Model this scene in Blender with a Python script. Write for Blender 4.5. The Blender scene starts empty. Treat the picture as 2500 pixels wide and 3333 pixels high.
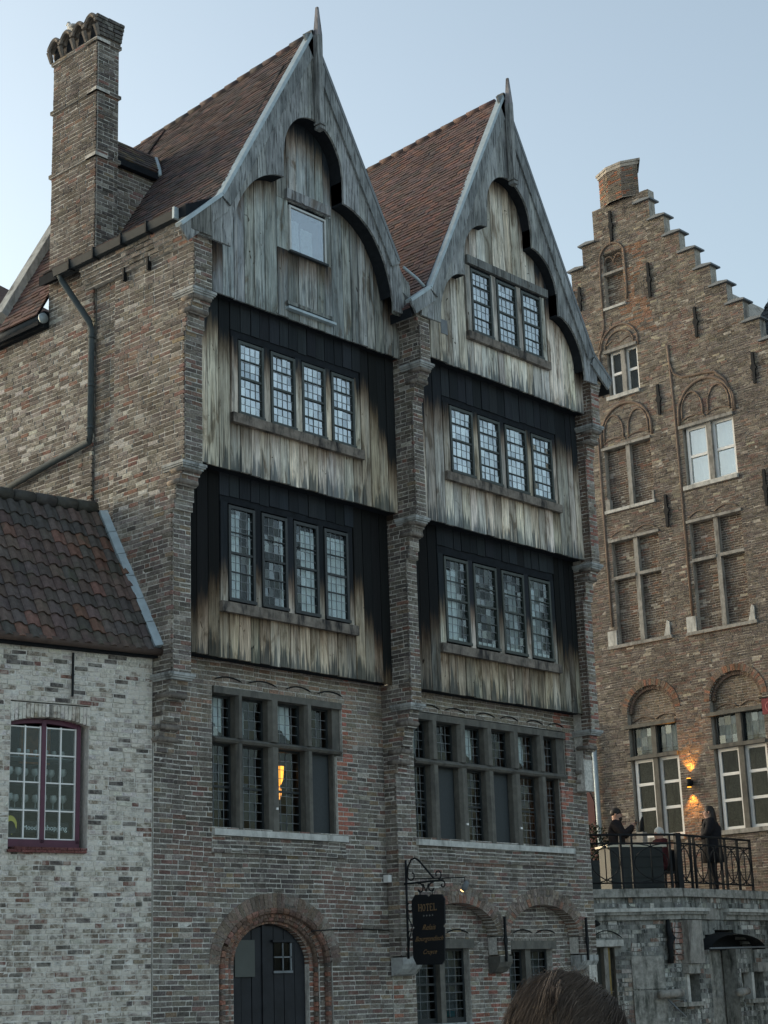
import bpy, bmesh, math, random
from mathutils import Vector, Matrix, noise as mnoise
random.seed(11)
S = bpy.context.scene
COL = S.collection
R = math.radians
U = random.uniform

# ------------------------------------------------------------------ camera
YAW, PITCH, ROLL = R(48.0643), R(15.7606), R(-1.95645)
FWD = Vector((math.sin(YAW) * math.cos(PITCH), math.cos(YAW) * math.cos(PITCH), math.sin(PITCH)))
_r = Vector((math.cos(YAW), -math.sin(YAW), 0)); _u = _r.cross(FWD)
RIGHT = _r * math.cos(ROLL) + _u * math.sin(ROLL)
UP = _u * math.cos(ROLL) - _r * math.sin(ROLL)
EYE = Vector((0, 0, 1.65))
cd = bpy.data.cameras.new('camera'); cam = bpy.data.objects.new('camera', cd); COL.objects.link(cam)
cd.sensor_fit = 'HORIZONTAL'; cd.sensor_width = 36; cd.lens = 5513.4 / 2500 * 36
cd.clip_start = .05; cd.clip_end = 3000
cam.matrix_world = Matrix(((RIGHT.x, UP.x, -FWD.x, EYE.x), (RIGHT.y, UP.y, -FWD.y, EYE.y), (RIGHT.z, UP.z, -FWD.z, EYE.z), (0, 0, 0, 1)))
S.camera = cam

# ------------------------------------------------------------------ sky, sun, exposure
SUN_EL, SUN_AZ = R(8), R(-15)            # azimuth measured from +y towards +x: the glow lies to the left of the view
w = bpy.data.worlds.new('World'); S.world = w; w.use_nodes = True
nt = w.node_tree; bg = nt.nodes['Background']
sky = nt.nodes.new('ShaderNodeTexSky'); sky.sky_type = 'NISHITA'; sky.sun_disc = False
sky.sun_elevation = SUN_EL; sky.sun_rotation = SUN_AZ
sky.altitude = 0; sky.air_density = 1.0; sky.dust_density = 3.6; sky.ozone_density = 2.2
hs0 = nt.nodes.new('ShaderNodeHueSaturation'); hs0.inputs['Saturation'].default_value = .70      # thin high haze: paler sky, a little green
tn0 = nt.nodes.new('ShaderNodeMix'); tn0.data_type = 'RGBA'; tn0.blend_type = 'MULTIPLY'; tn0.inputs[0].default_value = 1; tn0.inputs[7].default_value = (1.0, .985, .90, 1)
nt.links.new(sky.outputs[0], hs0.inputs['Color']); nt.links.new(hs0.outputs[0], tn0.inputs[6]); nt.links.new(tn0.outputs[2], bg.inputs[0]); bg.inputs[1].default_value = .15
sl = bpy.data.lights.new('sun', 'SUN'); sl.energy = .2; sl.angle = R(60); sl.color = (1, .98, .95)
so = bpy.data.objects.new('sun', sl); COL.objects.link(so)
so.rotation_euler = Vector((-math.sin(SUN_AZ) * math.cos(SUN_EL), -math.cos(SUN_AZ) * math.cos(SUN_EL), -math.sin(SUN_EL))).to_track_quat('-Z', 'Y').to_euler()
S.view_settings.view_transform = 'Standard'; S.view_settings.look = 'None'
S.view_settings.exposure = 1.72; S.view_settings.gamma = 1
S.view_settings.use_curve_mapping = False
S.render.engine = 'CYCLES'
S.cycles.max_bounces = 6; S.cycles.transparent_max_bounces = 12; S.cycles.caustics_reflective = False; S.cycles.caustics_refractive = False

# ------------------------------------------------------------------ shader helpers
class N:
    def __init__(s, name, rough=.85, spec=.3):
        s.m = bpy.data.materials.new(name); s.m.use_nodes = True; s.t = s.m.node_tree
        s.b = s.t.nodes['Principled BSDF']; s.b.inputs['Roughness'].default_value = rough
        s.b.inputs['Specular IOR Level'].default_value = spec
    def n(s, typ, **k):
        o = s.t.nodes.new(typ)
        for a, b in k.items(): setattr(o, a, b)
        return o
    def put(s, sock, v):
        if v is None: return
        if hasattr(v, 'is_linked'): s.t.links.new(v, sock)
        else:
            if sock.type == 'RGBA' and len(v) == 3: v = (*v, 1)
            sock.default_value = v
    def math(s, op, a, b=None, c=None, clamp=False):
        o = s.n('ShaderNodeMath', operation=op, use_clamp=clamp)
        s.put(o.inputs[0], a)
        if b is not None: s.put(o.inputs[1], b)
        if c is not None: s.put(o.inputs[2], c)
        return o.outputs[0]
    def mix(s, f, a, b, blend='MIX'):
        o = s.n('ShaderNodeMix', data_type='RGBA', blend_type=blend)
        s.put(o.inputs[0], f); s.put(o.inputs[6], a); s.put(o.inputs[7], b); return o.outputs[2]
    def pos(s, scale=(1, 1, 1)):
        g = s.n('ShaderNodeNewGeometry'); o = s.n('ShaderNodeVectorMath', operation='MULTIPLY')
        s.t.links.new(g.outputs['Position'], o.inputs[0]); o.inputs[1].default_value = scale; return o.outputs[0]
    def noise(s, vec, scale=1, detail=4, rough=.6, dist=0, col=False):
        o = s.n('ShaderNodeTexNoise'); s.t.links.new(vec, o.inputs['Vector'])
        o.inputs['Scale'].default_value = scale; o.inputs['Detail'].default_value = detail
        o.inputs['Roughness'].default_value = rough; o.inputs['Distortion'].default_value = dist
        return o.outputs['Color' if col else 'Fac']
    def step(s, v, a, b):
        o = s.n('ShaderNodeMapRange', interpolation_type='SMOOTHSTEP')
        s.put(o.inputs[0], v); o.inputs[1].default_value = a; o.inputs[2].default_value = b
        return o.outputs[0]
    def lin(s, v, a, b, c=0, d=1):
        o = s.n('ShaderNodeMapRange'); s.put(o.inputs[0], v)
        for i, q in enumerate((a, b, c, d)): o.inputs[i + 1].default_value = q
        return o.outputs[0]
    def attr(s, name):
        o = s.n('ShaderNodeAttribute', attribute_name=name); return o
    def sep(s, v):
        o = s.n('ShaderNodeSeparateXYZ'); s.t.links.new(v, o.inputs[0]); return o.outputs
    def scale(s, c, f):
        o = s.n('ShaderNodeVectorMath', operation='SCALE'); s.put(o.inputs[0], c); s.put(o.inputs[3], f); return o.outputs[0]
    def bump(s, h, strength=.4, dist=.01):
        o = s.n('ShaderNodeBump'); o.inputs['Strength'].default_value = strength; o.inputs['Distance'].default_value = dist
        s.t.links.new(h, o.inputs['Height']); s.t.links.new(o.outputs[0], s.b.inputs['Normal'])
    def base(s, c): s.put(s.b.inputs['Base Color'], c)
    def rough(s, v): s.put(s.b.inputs['Roughness'], v)

def m_brick(name, lime=(.40, .385, .35), limeth=.62, grime=.5):
    s = N(name, .92, .2); p = s.pos(); a = s.attr('col')
    c = a.outputs['Color']
    n1 = s.noise(p, 38, 4, .7); c = s.scale(c, s.lin(n1, .28, .72, .42, 1.55))
    n2 = s.noise(p, 11, 3, .6)
    lm = s.math('MULTIPLY', s.step(n2, limeth - .08, limeth + .08), a.outputs['Alpha'])
    c = s.mix(lm, c, lime)
    fine = s.noise(p, 75, 3, .8); c = s.mix(s.math('MULTIPLY', s.step(fine, .60, .70), .45), c, lime)
    sm = s.noise(p, 3.1, 7, .72); c = s.mix(s.math('MULTIPLY', s.step(sm, .54, .68), .55), c, lime); c = s.mix(s.math('MULTIPLY', s.step(s.noise(p, 2.3, 6, .7), .55, .70), .6), c, s.scale(c, .5))
    n3 = s.noise(p, .9, 5, .65)
    c = s.mix(s.math('MULTIPLY', s.step(n3, .48, .72), grime), c, s.scale(c, .45))
    drip = s.noise(s.pos((2.6, 2.6, .45)), 1, 6, .7); c = s.mix(s.math('MULTIPLY', s.step(drip, .52, .68), .5), c, s.scale(c, .4))
    c = s.mix(1., c, (1.0, .985, .965), 'MULTIPLY')
    s.base(c); s.bump(s.math('ADD', n1, s.noise(p, 120, 3)), .8, .008); return s.m

def m_plain(name, col, rough=.7, spec=.3, var=.25, sc=14, metal=0, dirt=None, bump=.15):
    s = N(name, rough, spec); p = s.pos(); n1 = s.noise(p, sc, 5, .65)
    c = s.scale(s.mix(0, col, col), s.lin(n1, .25, .75, 1 - var, 1 + var))
    if dirt:
        q = s.noise(s.pos((3, 3, .8)), 2.2, 5, .7)
        c = s.mix(s.step(q, .45, .7), c, dirt)
    s.base(c); s.b.inputs['Metallic'].default_value = metal
    s.bump(n1, bump, .004); return s.m

def m_wood(name):
    # weathered boards: black tar survives above, bare bleached timber below, algae-grey streaks at the foot
    s = N(name, .88, .15); a = s.attr('col'); x = s.attr('aux'); zb, zt, sil = s.sep(x.outputs['Vector'])
    rnd = a.outputs['Alpha']
    off = s.n('ShaderNodeCombineXYZ'); s.put(off.inputs[0], s.math('MULTIPLY', rnd, 37.)); s.put(off.inputs[2], s.math('MULTIPLY', rnd, 91.))
    v = s.n('ShaderNodeVectorMath', operation='ADD'); s.t.links.new(s.pos(), v.inputs[0]); s.t.links.new(off.outputs[0], v.inputs[1])
    def st(sx, sz):
        o = s.n('ShaderNodeVectorMath', operation='MULTIPLY'); s.t.links.new(v.outputs[0], o.inputs[0]); o.inputs[1].default_value = (sx, sx, sz); return o.outputs[0]
    grain = s.noise(st(42, 1.8), 1, 6, .7, .6)
    strk = s.noise(st(13, .75), 1, 6, .7, .5)
    strk2 = s.noise(st(17, .6), 1, 5, .65)
    blot = s.noise(st(5, 1.6), 1, 5, .6, .8)
    pale = s.mix(s.step(blot, .35, .7), (.78, .715, .61), (.52, .45, .355))
    grey = s.mix(s.step(blot, .35, .7), (.36, .385, .39), (.225, .25, .26))
    c = s.mix(s.math('ADD', sil, s.math('MULTIPLY', s.math('SUBTRACT', strk2, .5), 1.3), clamp=True), pale, grey)
    c = s.mix(s.math('MULTIPLY', s.step(strk, .53, .62), .8), c, s.scale(c, .32)); c = s.mix(s.math('MULTIPLY', s.step(blot, .56, .66), .6), c, (.15, .115, .08))                      # dark streaks
    kn = s.noise(st(9, 5.5), 1, 2, .5, 1.4); c = s.mix(s.step(kn, .70, .76), c, (.045, .032, .022))
    c = s.scale(c, s.lin(grain, .3, .7, .42, 1.4)); kn2 = s.noise(st(30, 1.1), 1, 3, .6); c = s.mix(s.math('MULTIPLY', s.step(kn2, .60, .70), .7), c, (.06, .052, .045))
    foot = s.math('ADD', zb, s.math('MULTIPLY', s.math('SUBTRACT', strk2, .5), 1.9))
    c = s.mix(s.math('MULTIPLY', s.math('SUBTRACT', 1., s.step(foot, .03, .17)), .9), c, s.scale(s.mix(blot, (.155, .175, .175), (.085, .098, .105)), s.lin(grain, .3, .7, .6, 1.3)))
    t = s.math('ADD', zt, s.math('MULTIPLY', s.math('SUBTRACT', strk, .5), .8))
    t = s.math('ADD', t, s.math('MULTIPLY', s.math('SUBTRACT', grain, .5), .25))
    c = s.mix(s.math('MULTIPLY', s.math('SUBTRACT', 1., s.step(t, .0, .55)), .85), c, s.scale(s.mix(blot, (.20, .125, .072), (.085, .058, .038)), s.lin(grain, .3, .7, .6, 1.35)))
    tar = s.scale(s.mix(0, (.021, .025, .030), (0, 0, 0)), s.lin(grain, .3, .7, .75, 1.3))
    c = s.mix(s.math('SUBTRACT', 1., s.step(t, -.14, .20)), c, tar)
    c = s.mix(1., c, a.outputs['Color'], 'MULTIPLY')
    s.base(c); s.bump(s.math('ADD', grain, strk), .5, .006); return s.m

def m_barge(name):
    s = N(name, .85, .15); a = s.attr('col')
    off = s.n('ShaderNodeCombineXYZ'); s.put(off.inputs[0], s.math('MULTIPLY', a.outputs['Alpha'], 53.)); s.put(off.inputs[2], s.math('MULTIPLY', a.outputs['Alpha'], 17.))
    v = s.n('ShaderNodeVectorMath', operation='ADD'); s.t.links.new(s.pos(), v.inputs[0]); s.t.links.new(off.outputs[0], v.inputs[1])
    def st(sx, sz):
        o = s.n('ShaderNodeVectorMath', operation='MULTIPLY'); s.t.links.new(v.outputs[0], o.inputs[0]); o.inputs[1].default_value = (sx, sx, sz); return o.outputs[0]
    n1 = s.noise(st(34, 2.6), 1, 6, .7, .5); n2 = s.noise(st(60, 1.6), 1, 4, .6); n3 = s.noise(st(5, 2), 1, 4, .6)
    c = s.mix(s.step(n3, .35, .68), (.36, .375, .37), (.20, .21, .21))
    c = s.mix(s.math('MULTIPLY', s.step(n1, .50, .62), .85), c, (.07, .072, .072))
    c = s.scale(c, s.lin(n2, .3, .7, .6, 1.3)); c = s.mix(1., c, a.outputs['Color'], 'MULTIPLY')
    s.base(c); s.bump(n1, .4, .005); return s.m

def m_attr(name, rough=.85, var=.3, sc=22, spec=.2, moss=None, streak=None):
    s = N(name, rough, spec); a = s.attr('col'); p = s.pos(); n1 = s.noise(p, sc, 5, .65)
    c = s.scale(a.outputs['Color'], s.lin(n1, .25, .75, 1 - var, 1 + var))
    if moss:
        c = s.mix(s.math('MULTIPLY', s.step(s.noise(p, 4.5, 6, .7), .52, .68), .75), c, moss)
    if streak:
        c = s.mix(s.math('MULTIPLY', s.step(s.noise(s.pos((9, 9, .8)), 1, 6, .7), .48, .62), .85), c, streak)
    s.base(c); s.bump(n1, .4, .005); return s.m

def m_stain(name):
    # damp masonry: worn limewash, brown brick and black algae running down
    s = N(name, .92, .2); a = s.attr('col'); p = s.pos(); n1 = s.noise(p, 20, 5, .7)
    c = s.scale(a.outputs['Color'], s.lin(n1, .25, .75, .7, 1.7))
    c = s.mix(s.math('MULTIPLY', s.step(s.noise(s.pos((5, 5, 1.6)), 1, 7, .75, .6), .50, .60), .8), c, (.52, .53, .50))
    c = s.mix(s.math('MULTIPLY', s.step(s.noise(s.pos((7, 7, .9)), 1, 7, .75, .4), .50, .60), .9), c, (.035, .04, .037))
    c = s.mix(s.math('MULTIPLY', s.step(s.noise(s.pos((1.3, 1.3, .8)), 1, 5, .7), .52, .66), .75), c, (.05, .055, .05))
    s.base(c); s.bump(n1, .6, .008); return s.m

def m_glass(name, refl, tint=(.86, .9, .9)):
    m = bpy.data.materials.new(name); m.use_nodes = True; t = m.node_tree; t.nodes.clear()
    o = t.nodes.new('ShaderNodeOutputMaterial'); mx = t.nodes.new('ShaderNodeMixShader')
    tr = t.nodes.new('ShaderNodeBsdfTransparent'); gl = t.nodes.new('ShaderNodeBsdfGlossy')
    nz = t.nodes.new('ShaderNodeTexNoise'); nz.inputs['Scale'].default_value = 9
    ge = t.nodes.new('ShaderNodeNewGeometry'); t.links.new(ge.outputs['Position'], nz.inputs['Vector'])
    bp = t.nodes.new('ShaderNodeBump'); bp.inputs['Strength'].default_value = .06; bp.inputs['Distance'].default_value = .01
    t.links.new(nz.outputs[0], bp.inputs['Height']); t.links.new(bp.outputs[0], gl.inputs['Normal'])
    gl.inputs['Roughness'].default_value = .03; gl.inputs[0].default_value = (.92, .95, .97, 1); tr.inputs[0].default_value = (*tint, 1)
    mx.inputs[0].default_value = refl
    t.links.new(tr.outputs[0], mx.inputs[1]); t.links.new(gl.outputs[0], mx.inputs[2]); t.links.new(mx.outputs[0], o.inputs[0])
    return m

def m_emit(name, col, e):
    m = bpy.data.materials.new(name); m.use_nodes = True; b = m.node_tree.nodes['Principled BSDF']
    b.inputs['Base Color'].default_value = (*col, 1); b.inputs['Emission Color'].default_value = (*col, 1); b.inputs['Emission Strength'].default_value = e
    return m

M = dict(
    brick=m_brick('house_brick'), wbrick=m_brick('limewashed_brick', (.63, .60, .54), .50, .25), rbrick=m_brick('brown_brick', (.34, .305, .25), .66, .4),
    mortar=m_plain('lime_mortar', (.54, .52, .475), .95, .1, .45, 30, dirt=(.30, .285, .26)),
    wmortar=m_plain('white_mortar', (.62, .60, .555), .95, .1, .3, 25, dirt=(.42, .40, .365)),
    rmortar=m_plain('brown_mortar', (.40, .365, .315), .95, .1, .45, 30, dirt=(.18, .165, .145)),
    wood=m_wood('weathered_board'), barge=m_barge('silvered_oak'),
    sill=m_plain('worn_sill_oak', (.19, .165, .14), .85, .15, .5, 9, dirt=(.022, .022, .024), bump=.4),
    tile=m_attr('clay_tile', .9, .3, 18), pantile=m_attr('pantile_clay', .85, .35, 16, moss=(.075, .075, .055)),
    zinc=m_plain('zinc', (.36, .43, .46), .55, .4, .2, 8, .2), lead=m_plain('grey_lead', (.16, .175, .185), .6, .4, .2, 10, .2),
    gutter=m_plain('dark_zinc_gutter', (.036, .043, .047), .7, .25, .25, 6), pipe=m_plain('painted_pipe', (.065, .08, .085), .8, .15, .2, 6),
    stone=m_plain('pale_cap_stone', (.36, .37, .36), .9, .2, .3, 12, dirt=(.13, .135, .13), bump=.3),
    sillstone=m_plain('white_sill_stone', (.50, .50, .47), .9, .2, .25, 10, dirt=(.26, .26, .24), bump=.3),
    paintstone=m_plain('painted_mullion_stone', (.125, .12, .105), .8, .25, .3, 9, dirt=(.075, .073, .067), bump=.2),
    rstone=m_plain('gable_stone', (.30, .29, .265), .9, .2, .3, 10, dirt=(.12, .115, .105), bump=.3),
    casement=m_plain('black_casement_paint', (.020, .025, .027), .5, .4, .3, 12), gcasement=m_plain('green_grey_casement', (.042, .052, .048), .55, .4, .3, 12),
    came=m_plain('lead_came', (.17, .185, .195), .5, .4, .2, 30), iron=m_plain('black_iron', (.012, .014, .016), .7, .2, .3, 20),
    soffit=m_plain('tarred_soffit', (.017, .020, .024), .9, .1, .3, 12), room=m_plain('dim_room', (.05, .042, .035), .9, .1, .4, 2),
    curtain=m_plain('white_net_curtain', (.80, .82, .83), .9, .1, .12, 18), blind=m_plain('pale_blind', (.80, .84, .87), .8, .2, .10, 3),
    sheer=m_plain('grey_sheer_curtain', (.34, .35, .35), .9, .1, .2, 18),
    glass=m_glass('old_leaded_glass', .02), glass2=m_glass('old_leaded_glass_grey', .04, (.8, .84, .84)), glass3=m_glass('old_leaded_glass_bright', .085, (.75, .8, .8)), skyglass=m_glass('bright_leaded_glass', .22), skyglass2=m_glass('bright_leaded_glass_pale', .27), skyglass3=m_glass('bright_leaded_glass_dim', .18, (.75, .8, .82)), darkglass=m_glass('dark_glass', .014, (.6, .63, .63)),
    meshglass=m_plain('dark_insect_screen', (.035, .042, .045), .6, .3, .15, 30),
    doorwood=m_plain('blue_black_door_paint', (.013, .0145, .018), .6, .3, .5, 5, bump=.4), notice=m_plain('grey_notice_board', (.072, .078, .07), .6, .3, .1, 4),
    purple=m_plain('plum_window_paint', (.085, .022, .045), .5, .4, .2, 8), white=m_plain('white_paint', (.74, .74, .72), .5, .4, .08, 10), offwhite=m_plain('grey_white_paint', (.50, .52, .51), .6, .3, .15, 10),
    corbelbrick=m_plain('sooty_moulded_brick', (.21, .185, .16), .9, .2, .4, 16, dirt=(.10, .09, .08), bump=.4), terr=m_stain('stained_terrace_masonry'), grey=m_plain('grey_slab_stone', (.30, .295, .27), .9, .2, .5, 12, dirt=(.075, .08, .07), bump=.5),
    damp=m_plain('damp_mortar', (.24, .245, .23), .95, .1, .4, 12, dirt=(.05, .054, .05)), ground=m_plain('street_paving', (.40, .39, .37), .9, .2, .3, 3), black=m_plain('black_board', (.006, .008, .011), .6, .3, .2, 9),
    gold=m_plain('dull_gold_paint', (.20, .125, .06), .5, .4, .2, 30), silverdot=m_plain('pale_star_paint', (.22, .22, .21), .5, .4, .1, 30), txt=m_plain('white_letter', (.75, .77, .78), .5, .4, .05, 30), yellow=m_plain('yellow_sticker', (.62, .50, .06), .5, .4, .1, 20),
    lampy=m_emit('amber_bulb', (1, .38, .04), .9), lampd=m_emit('dim_amber_bulb', (1, .36, .07), .9), tiny=m_emit('small_bulb', (1, .6, .2), 1.6),
    skin=m_plain('skin', (.40, .24, .18), .6, .3, .08, 20), coat=m_plain('black_coat', (.012, .012, .015), .85, .2, .25, 20), coat2=m_plain('charcoal_coat', (.02, .017, .018), .85, .2, .25, 20),
    maroon=m_plain('maroon_coat', (.05, .012, .014), .85, .2, .25, 20), darkhair=m_plain('dark_hair', (.014, .011, .009), .6, .4, .3, 40), palehair=m_plain('pale_hair', (.5, .5, .48), .7, .3, .2, 40),
    foliage=m_attr('box_leaf', .6, .3, 20), cabinet=m_plain('dark_cabinet', (.028, .034, .034), .6, .3, .25, 3), cream=m_plain('cream_top', (.62, .58, .46), .6, .3, .08, 6),
    gull=m_plain('gull_white', (.62, .63, .62), .8, .2, .1, 12), gullgrey=m_plain('gull_grey', (.28, .30, .31), .8, .2, .1, 12), red=m_plain('dark_red_sign', (.16, .02, .03), .5, .3, .15, 8),
    clearglass=m_plain('glassware', (.45, .46, .46), .15, .8, .1, 8), shelfglow=m_plain('orange_backing', (.33, .12, .03), .8, .2, .5, 9), teal=m_plain('teal_cloth', (.07, .26, .30), .8, .2, .1, 9),
)

# ------------------------------------------------------------------ geometry helpers
WL = {}
def link(o, parent=None, loc=Vector((0, 0, 0))):
    COL.objects.link(o); o.location = loc; WL[o.name] = Vector(loc)
    if parent is not None:
        o.parent = parent; o.matrix_parent_inverse = Matrix.Translation(-WL[parent.name])
    return o
def mesh_obj(name, V, F, mat, parent=None, col=None, aux=None, smooth=False, kind=None):
    c = Vector([(min(v[i] for v in V) + max(v[i] for v in V)) / 2 for i in range(3)])
    if parent is None: c.z = min(v[2] for v in V)
    me = bpy.data.meshes.new(name)
    me.from_pydata([(v[0] - c.x, v[1] - c.y, v[2] - c.z) for v in V], [], F)
    if col is not None:
        at = me.attributes.new('col', 'FLOAT_COLOR', 'POINT')
        if len(col) == 4 and not hasattr(col[0], '__len__'): col = [col] * len(V)
        at.data.foreach_set('color', [q for k in col for q in k])
    if aux is not None:
        at = me.attributes.new('aux', 'FLOAT_VECTOR', 'POINT'); at.data.foreach_set('vector', [q for k in aux for q in k])
    if isinstance(mat, (list, tuple)):
        for q in mat: me.materials.append(q)
    else: me.materials.append(mat)
    if smooth: me.polygons.foreach_set('use_smooth', [True] * len(me.polygons))
    me.update()
    o = link(bpy.data.objects.new(name, me), parent, c)
    if kind: o['kind'] = kind
    return o
def thing(name, label, cat, loc, group=None):
    o = bpy.data.objects.new(name, None); link(o, None, Vector(loc)); o.empty_display_size = .2
    o['label'] = label; o['category'] = cat
    if group: o['group'] = group
    return o
def tag(o, label, cat, group=None):
    o['label'] = label; o['category'] = cat
    if group: o['group'] = group
    return o
class MB:
    def __init__(s): s.v = []; s.f = []; s.c = []; s.a = []
    def add(s, V, F, col=(1, 1, 1, 0), aux=None):
        n = len(s.v); s.v += [tuple(q) for q in V]; s.f += [tuple(i + n for i in f) for f in F]
        s.c += [col] * len(V); s.a += aux if aux else [(0, 0, 0)] * len(V); return s
    def build(s, name, mat, parent=None, smooth=False, kind=None):
        if not s.v: return None
        return mesh_obj(name, s.v, s.f, mat, parent, s.c, s.a, smooth, kind)
class Fr:
    def __init__(s, O, d, n): s.O = Vector(O); s.d = Vector(d); s.n = Vector(n)
    def p(s, u, z, o): q = s.O + s.d * u + s.n * o; return (q.x, q.y, q.z + z)
BOXF = [(0, 1, 3, 2), (1, 5, 7, 3), (5, 4, 6, 7), (4, 0, 2, 6), (2, 3, 7, 6), (4, 5, 1, 0)]
def boxv(F, u0, u1, z0, z1, o0, o1, zt0=None, zt1=None):
    a = z1 if zt0 is None else zt0; b = z1 if zt1 is None else zt1
    return [F.p(u0, z0, o1), F.p(u1, z0, o1), F.p(u0, a, o1), F.p(u1, b, o1), F.p(u0, z0, o0), F.p(u1, z0, o0), F.p(u0, a, o0), F.p(u1, b, o0)]
def fbox(mb, F, u0, u1, z0, z1, o0, o1, col=(1, 1, 1, 0), **k): mb.add(boxv(F, u0, u1, z0, z1, o0, o1, **k), BOXF, col)
def obox(name, F, u0, u1, z0, z1, o0, o1, mat, parent=None, col=None, **k):
    return mesh_obj(name, boxv(F, u0, u1, z0, z1, o0, o1, **k), BOXF, mat, parent, col)
def prism(mb, F, poly, o0, o1, col=(1, 1, 1, 0)):
    n = len(poly); V = [F.p(u, z, o1) for u, z in poly] + [F.p(u, z, o0) for u, z in poly]
    mb.add(V, [tuple(range(n)), tuple(range(2 * n - 1, n - 1, -1))] + [(i, i + n, (i + 1) % n + n, (i + 1) % n) for i in range(n)], col)
def tube(mb, pts, r, n=8, col=(1, 1, 1, 0), cap=True):
    pts = [Vector(p) for p in pts]; base = len(mb.v); V = []; F = []
    rr = r if hasattr(r, '__len__') else [r] * len(pts)
    for i, p in enumerate(pts):
        t = (pts[min(i + 1, len(pts) - 1)] - pts[max(i - 1, 0)]).normalized()
        a = t.cross(Vector((0, 0, 1)) if abs(t.z) < .9 else Vector((1, 0, 0))).normalized(); b = t.cross(a)
        V += [p + (a * math.cos(k * 2 * math.pi / n) + b * math.sin(k * 2 * math.pi / n)) * rr[i] for k in range(n)]
    for i in range(len(pts) - 1):
        F += [(i * n + k, i * n + (k + 1) % n, (i + 1) * n + (k + 1) % n, (i + 1) * n + k) for k in range(n)]
    if cap: F += [tuple(range(n))[::-1], tuple((len(pts) - 1) * n + k for k in range(n))]
    mb.add(V, F, col)
def otube(name, pts, r, mat, parent=None, n=8): m = MB(); tube(m, pts, r, n); return m.build(name, mat, parent, True)
def arc(c, a, b, t0, t1, n): return [(c[0] + a * math.cos(t0 + (t1 - t0) * i / n), c[1] + b * math.sin(t0 + (t1 - t0) * i / n)) for i in range(n + 1)]

def depth_px(p):
    v = Vector(p) - EYE; z = v.dot(FWD)
    if z < .1: return None
    return 1250 + 5513.4 * v.dot(RIGHT) / z, 1666.5 - 5513.4 * v.dot(UP) / z, z
def cut(ints, a, b):
    r = []
    for (x, y) in ints:
        if b <= x or a >= y: r.append((x, y)); continue
        if a > x: r.append((x, a))
        if b < y: r.append((b, y))
    return [q for q in r if q[1] - q[0] > .02]
def ell(z, c, a, b):                                  # half chord of an upright ellipse at height z
    t = (z - c) / b
    return a * math.sqrt(max(0, 1 - t * t)) if 0 <= t < 1 else (0 if t >= 1 else a)

class Pieces:                                        # bricks, tiles: the 300 that show largest become objects, the rest one mesh
    def __init__(s): s.L = []
    def add(s, V, F, col, size, boost=1): s.L.append((V, F, col, size * boost))
    def flush(s, parent, name, mat, bulk, limit=300):
        sc = []
        for k, (V, F, col, size) in enumerate(s.L):
            c = [sum(v[i] for v in V) / len(V) for i in range(3)]; q = depth_px(c)
            ok = q and 8 < q[0] < 2492 and 8 < q[1] < 3325
            sc.append((-(size / q[2] ** 2) if ok else 0, k))
        sc.sort(); top = {k for v, k in sc[:limit] if v < 0}
        mb = MB()
        for k, (V, F, col, size) in enumerate(s.L):
            if k in top: mesh_obj(name, V, F, mat, parent, col)
            else: mb.add(V, F, col)
        if mb.v: mb.build(bulk, mat, parent, kind='stuff')
BRF = [(0, 1, 3, 2), (1, 5, 7, 3), (4, 0, 2, 6), (2, 3, 7, 6), (4, 5, 1, 0)]
def brick(P, F, u0, u1, z0, z1, o, col, depth=.03, j=.0028, boost=1):
    q = lambda: U(-j, j); wv = .006 * math.sin(u0 * 2.3 + z0 * .9) + .004 * math.sin(u0 * 5.3 + z0 * 3.1); z0 += wv; z1 += wv
    V = [F.p(u0 + q(), z0 + q(), o + q()), F.p(u1 + q(), z0 + q(), o + q()), F.p(u0 + q(), z1 + q(), o + q()), F.p(u1 + q(), z1 + q(), o + q()),
         F.p(u0, z0, o - depth), F.p(u1, z0, o - depth), F.p(u0, z1, o - depth), F.p(u1, z1, o - depth)]
    P.add(V, BRF, col, (u1 - u0) * (z1 - z0), boost)
def masonry(P, mort, F, z0, z1, h, ints, pal, L=.205, off=None, thick=.24, joint=.0135, rec=.007, boost=1, wild=.005, trim=(0, 0)):
    z = z0; row = 0
    while z < z1 - .01:
        zc = z + h / 2; hh = min(h, z1 - z); o = off(zc) if off else 0
        for (a, b) in ints(zc):
            fbox(mort, F, a + trim[0], b - trim[1], z, z + hh, o - thick, o - rec)
            u = a; k = row
            if row % 2: u2 = min(b, a + L * U(.4, .6))
            else: u2 = min(b, a + L * U(.9, 1.05))
            while u < b - .015:
                if b - u2 < .05: u2 = b
                brick(P, F, u + joint / 2, u2 - joint / 2, z + joint / 2 + U(-.002, .002), z + hh - joint / 2 + U(-.002, .002), o + U(-wild, wild * .6), pal((u + u2) / 2, zc), boost=boost)
                u = u2; k += 1; u2 = min(b, u + L * (U(.88, 1.08) if (k % 2 == 0 or random.random() < .45) else U(.42, .58)))
        z += h; row += 1
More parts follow.
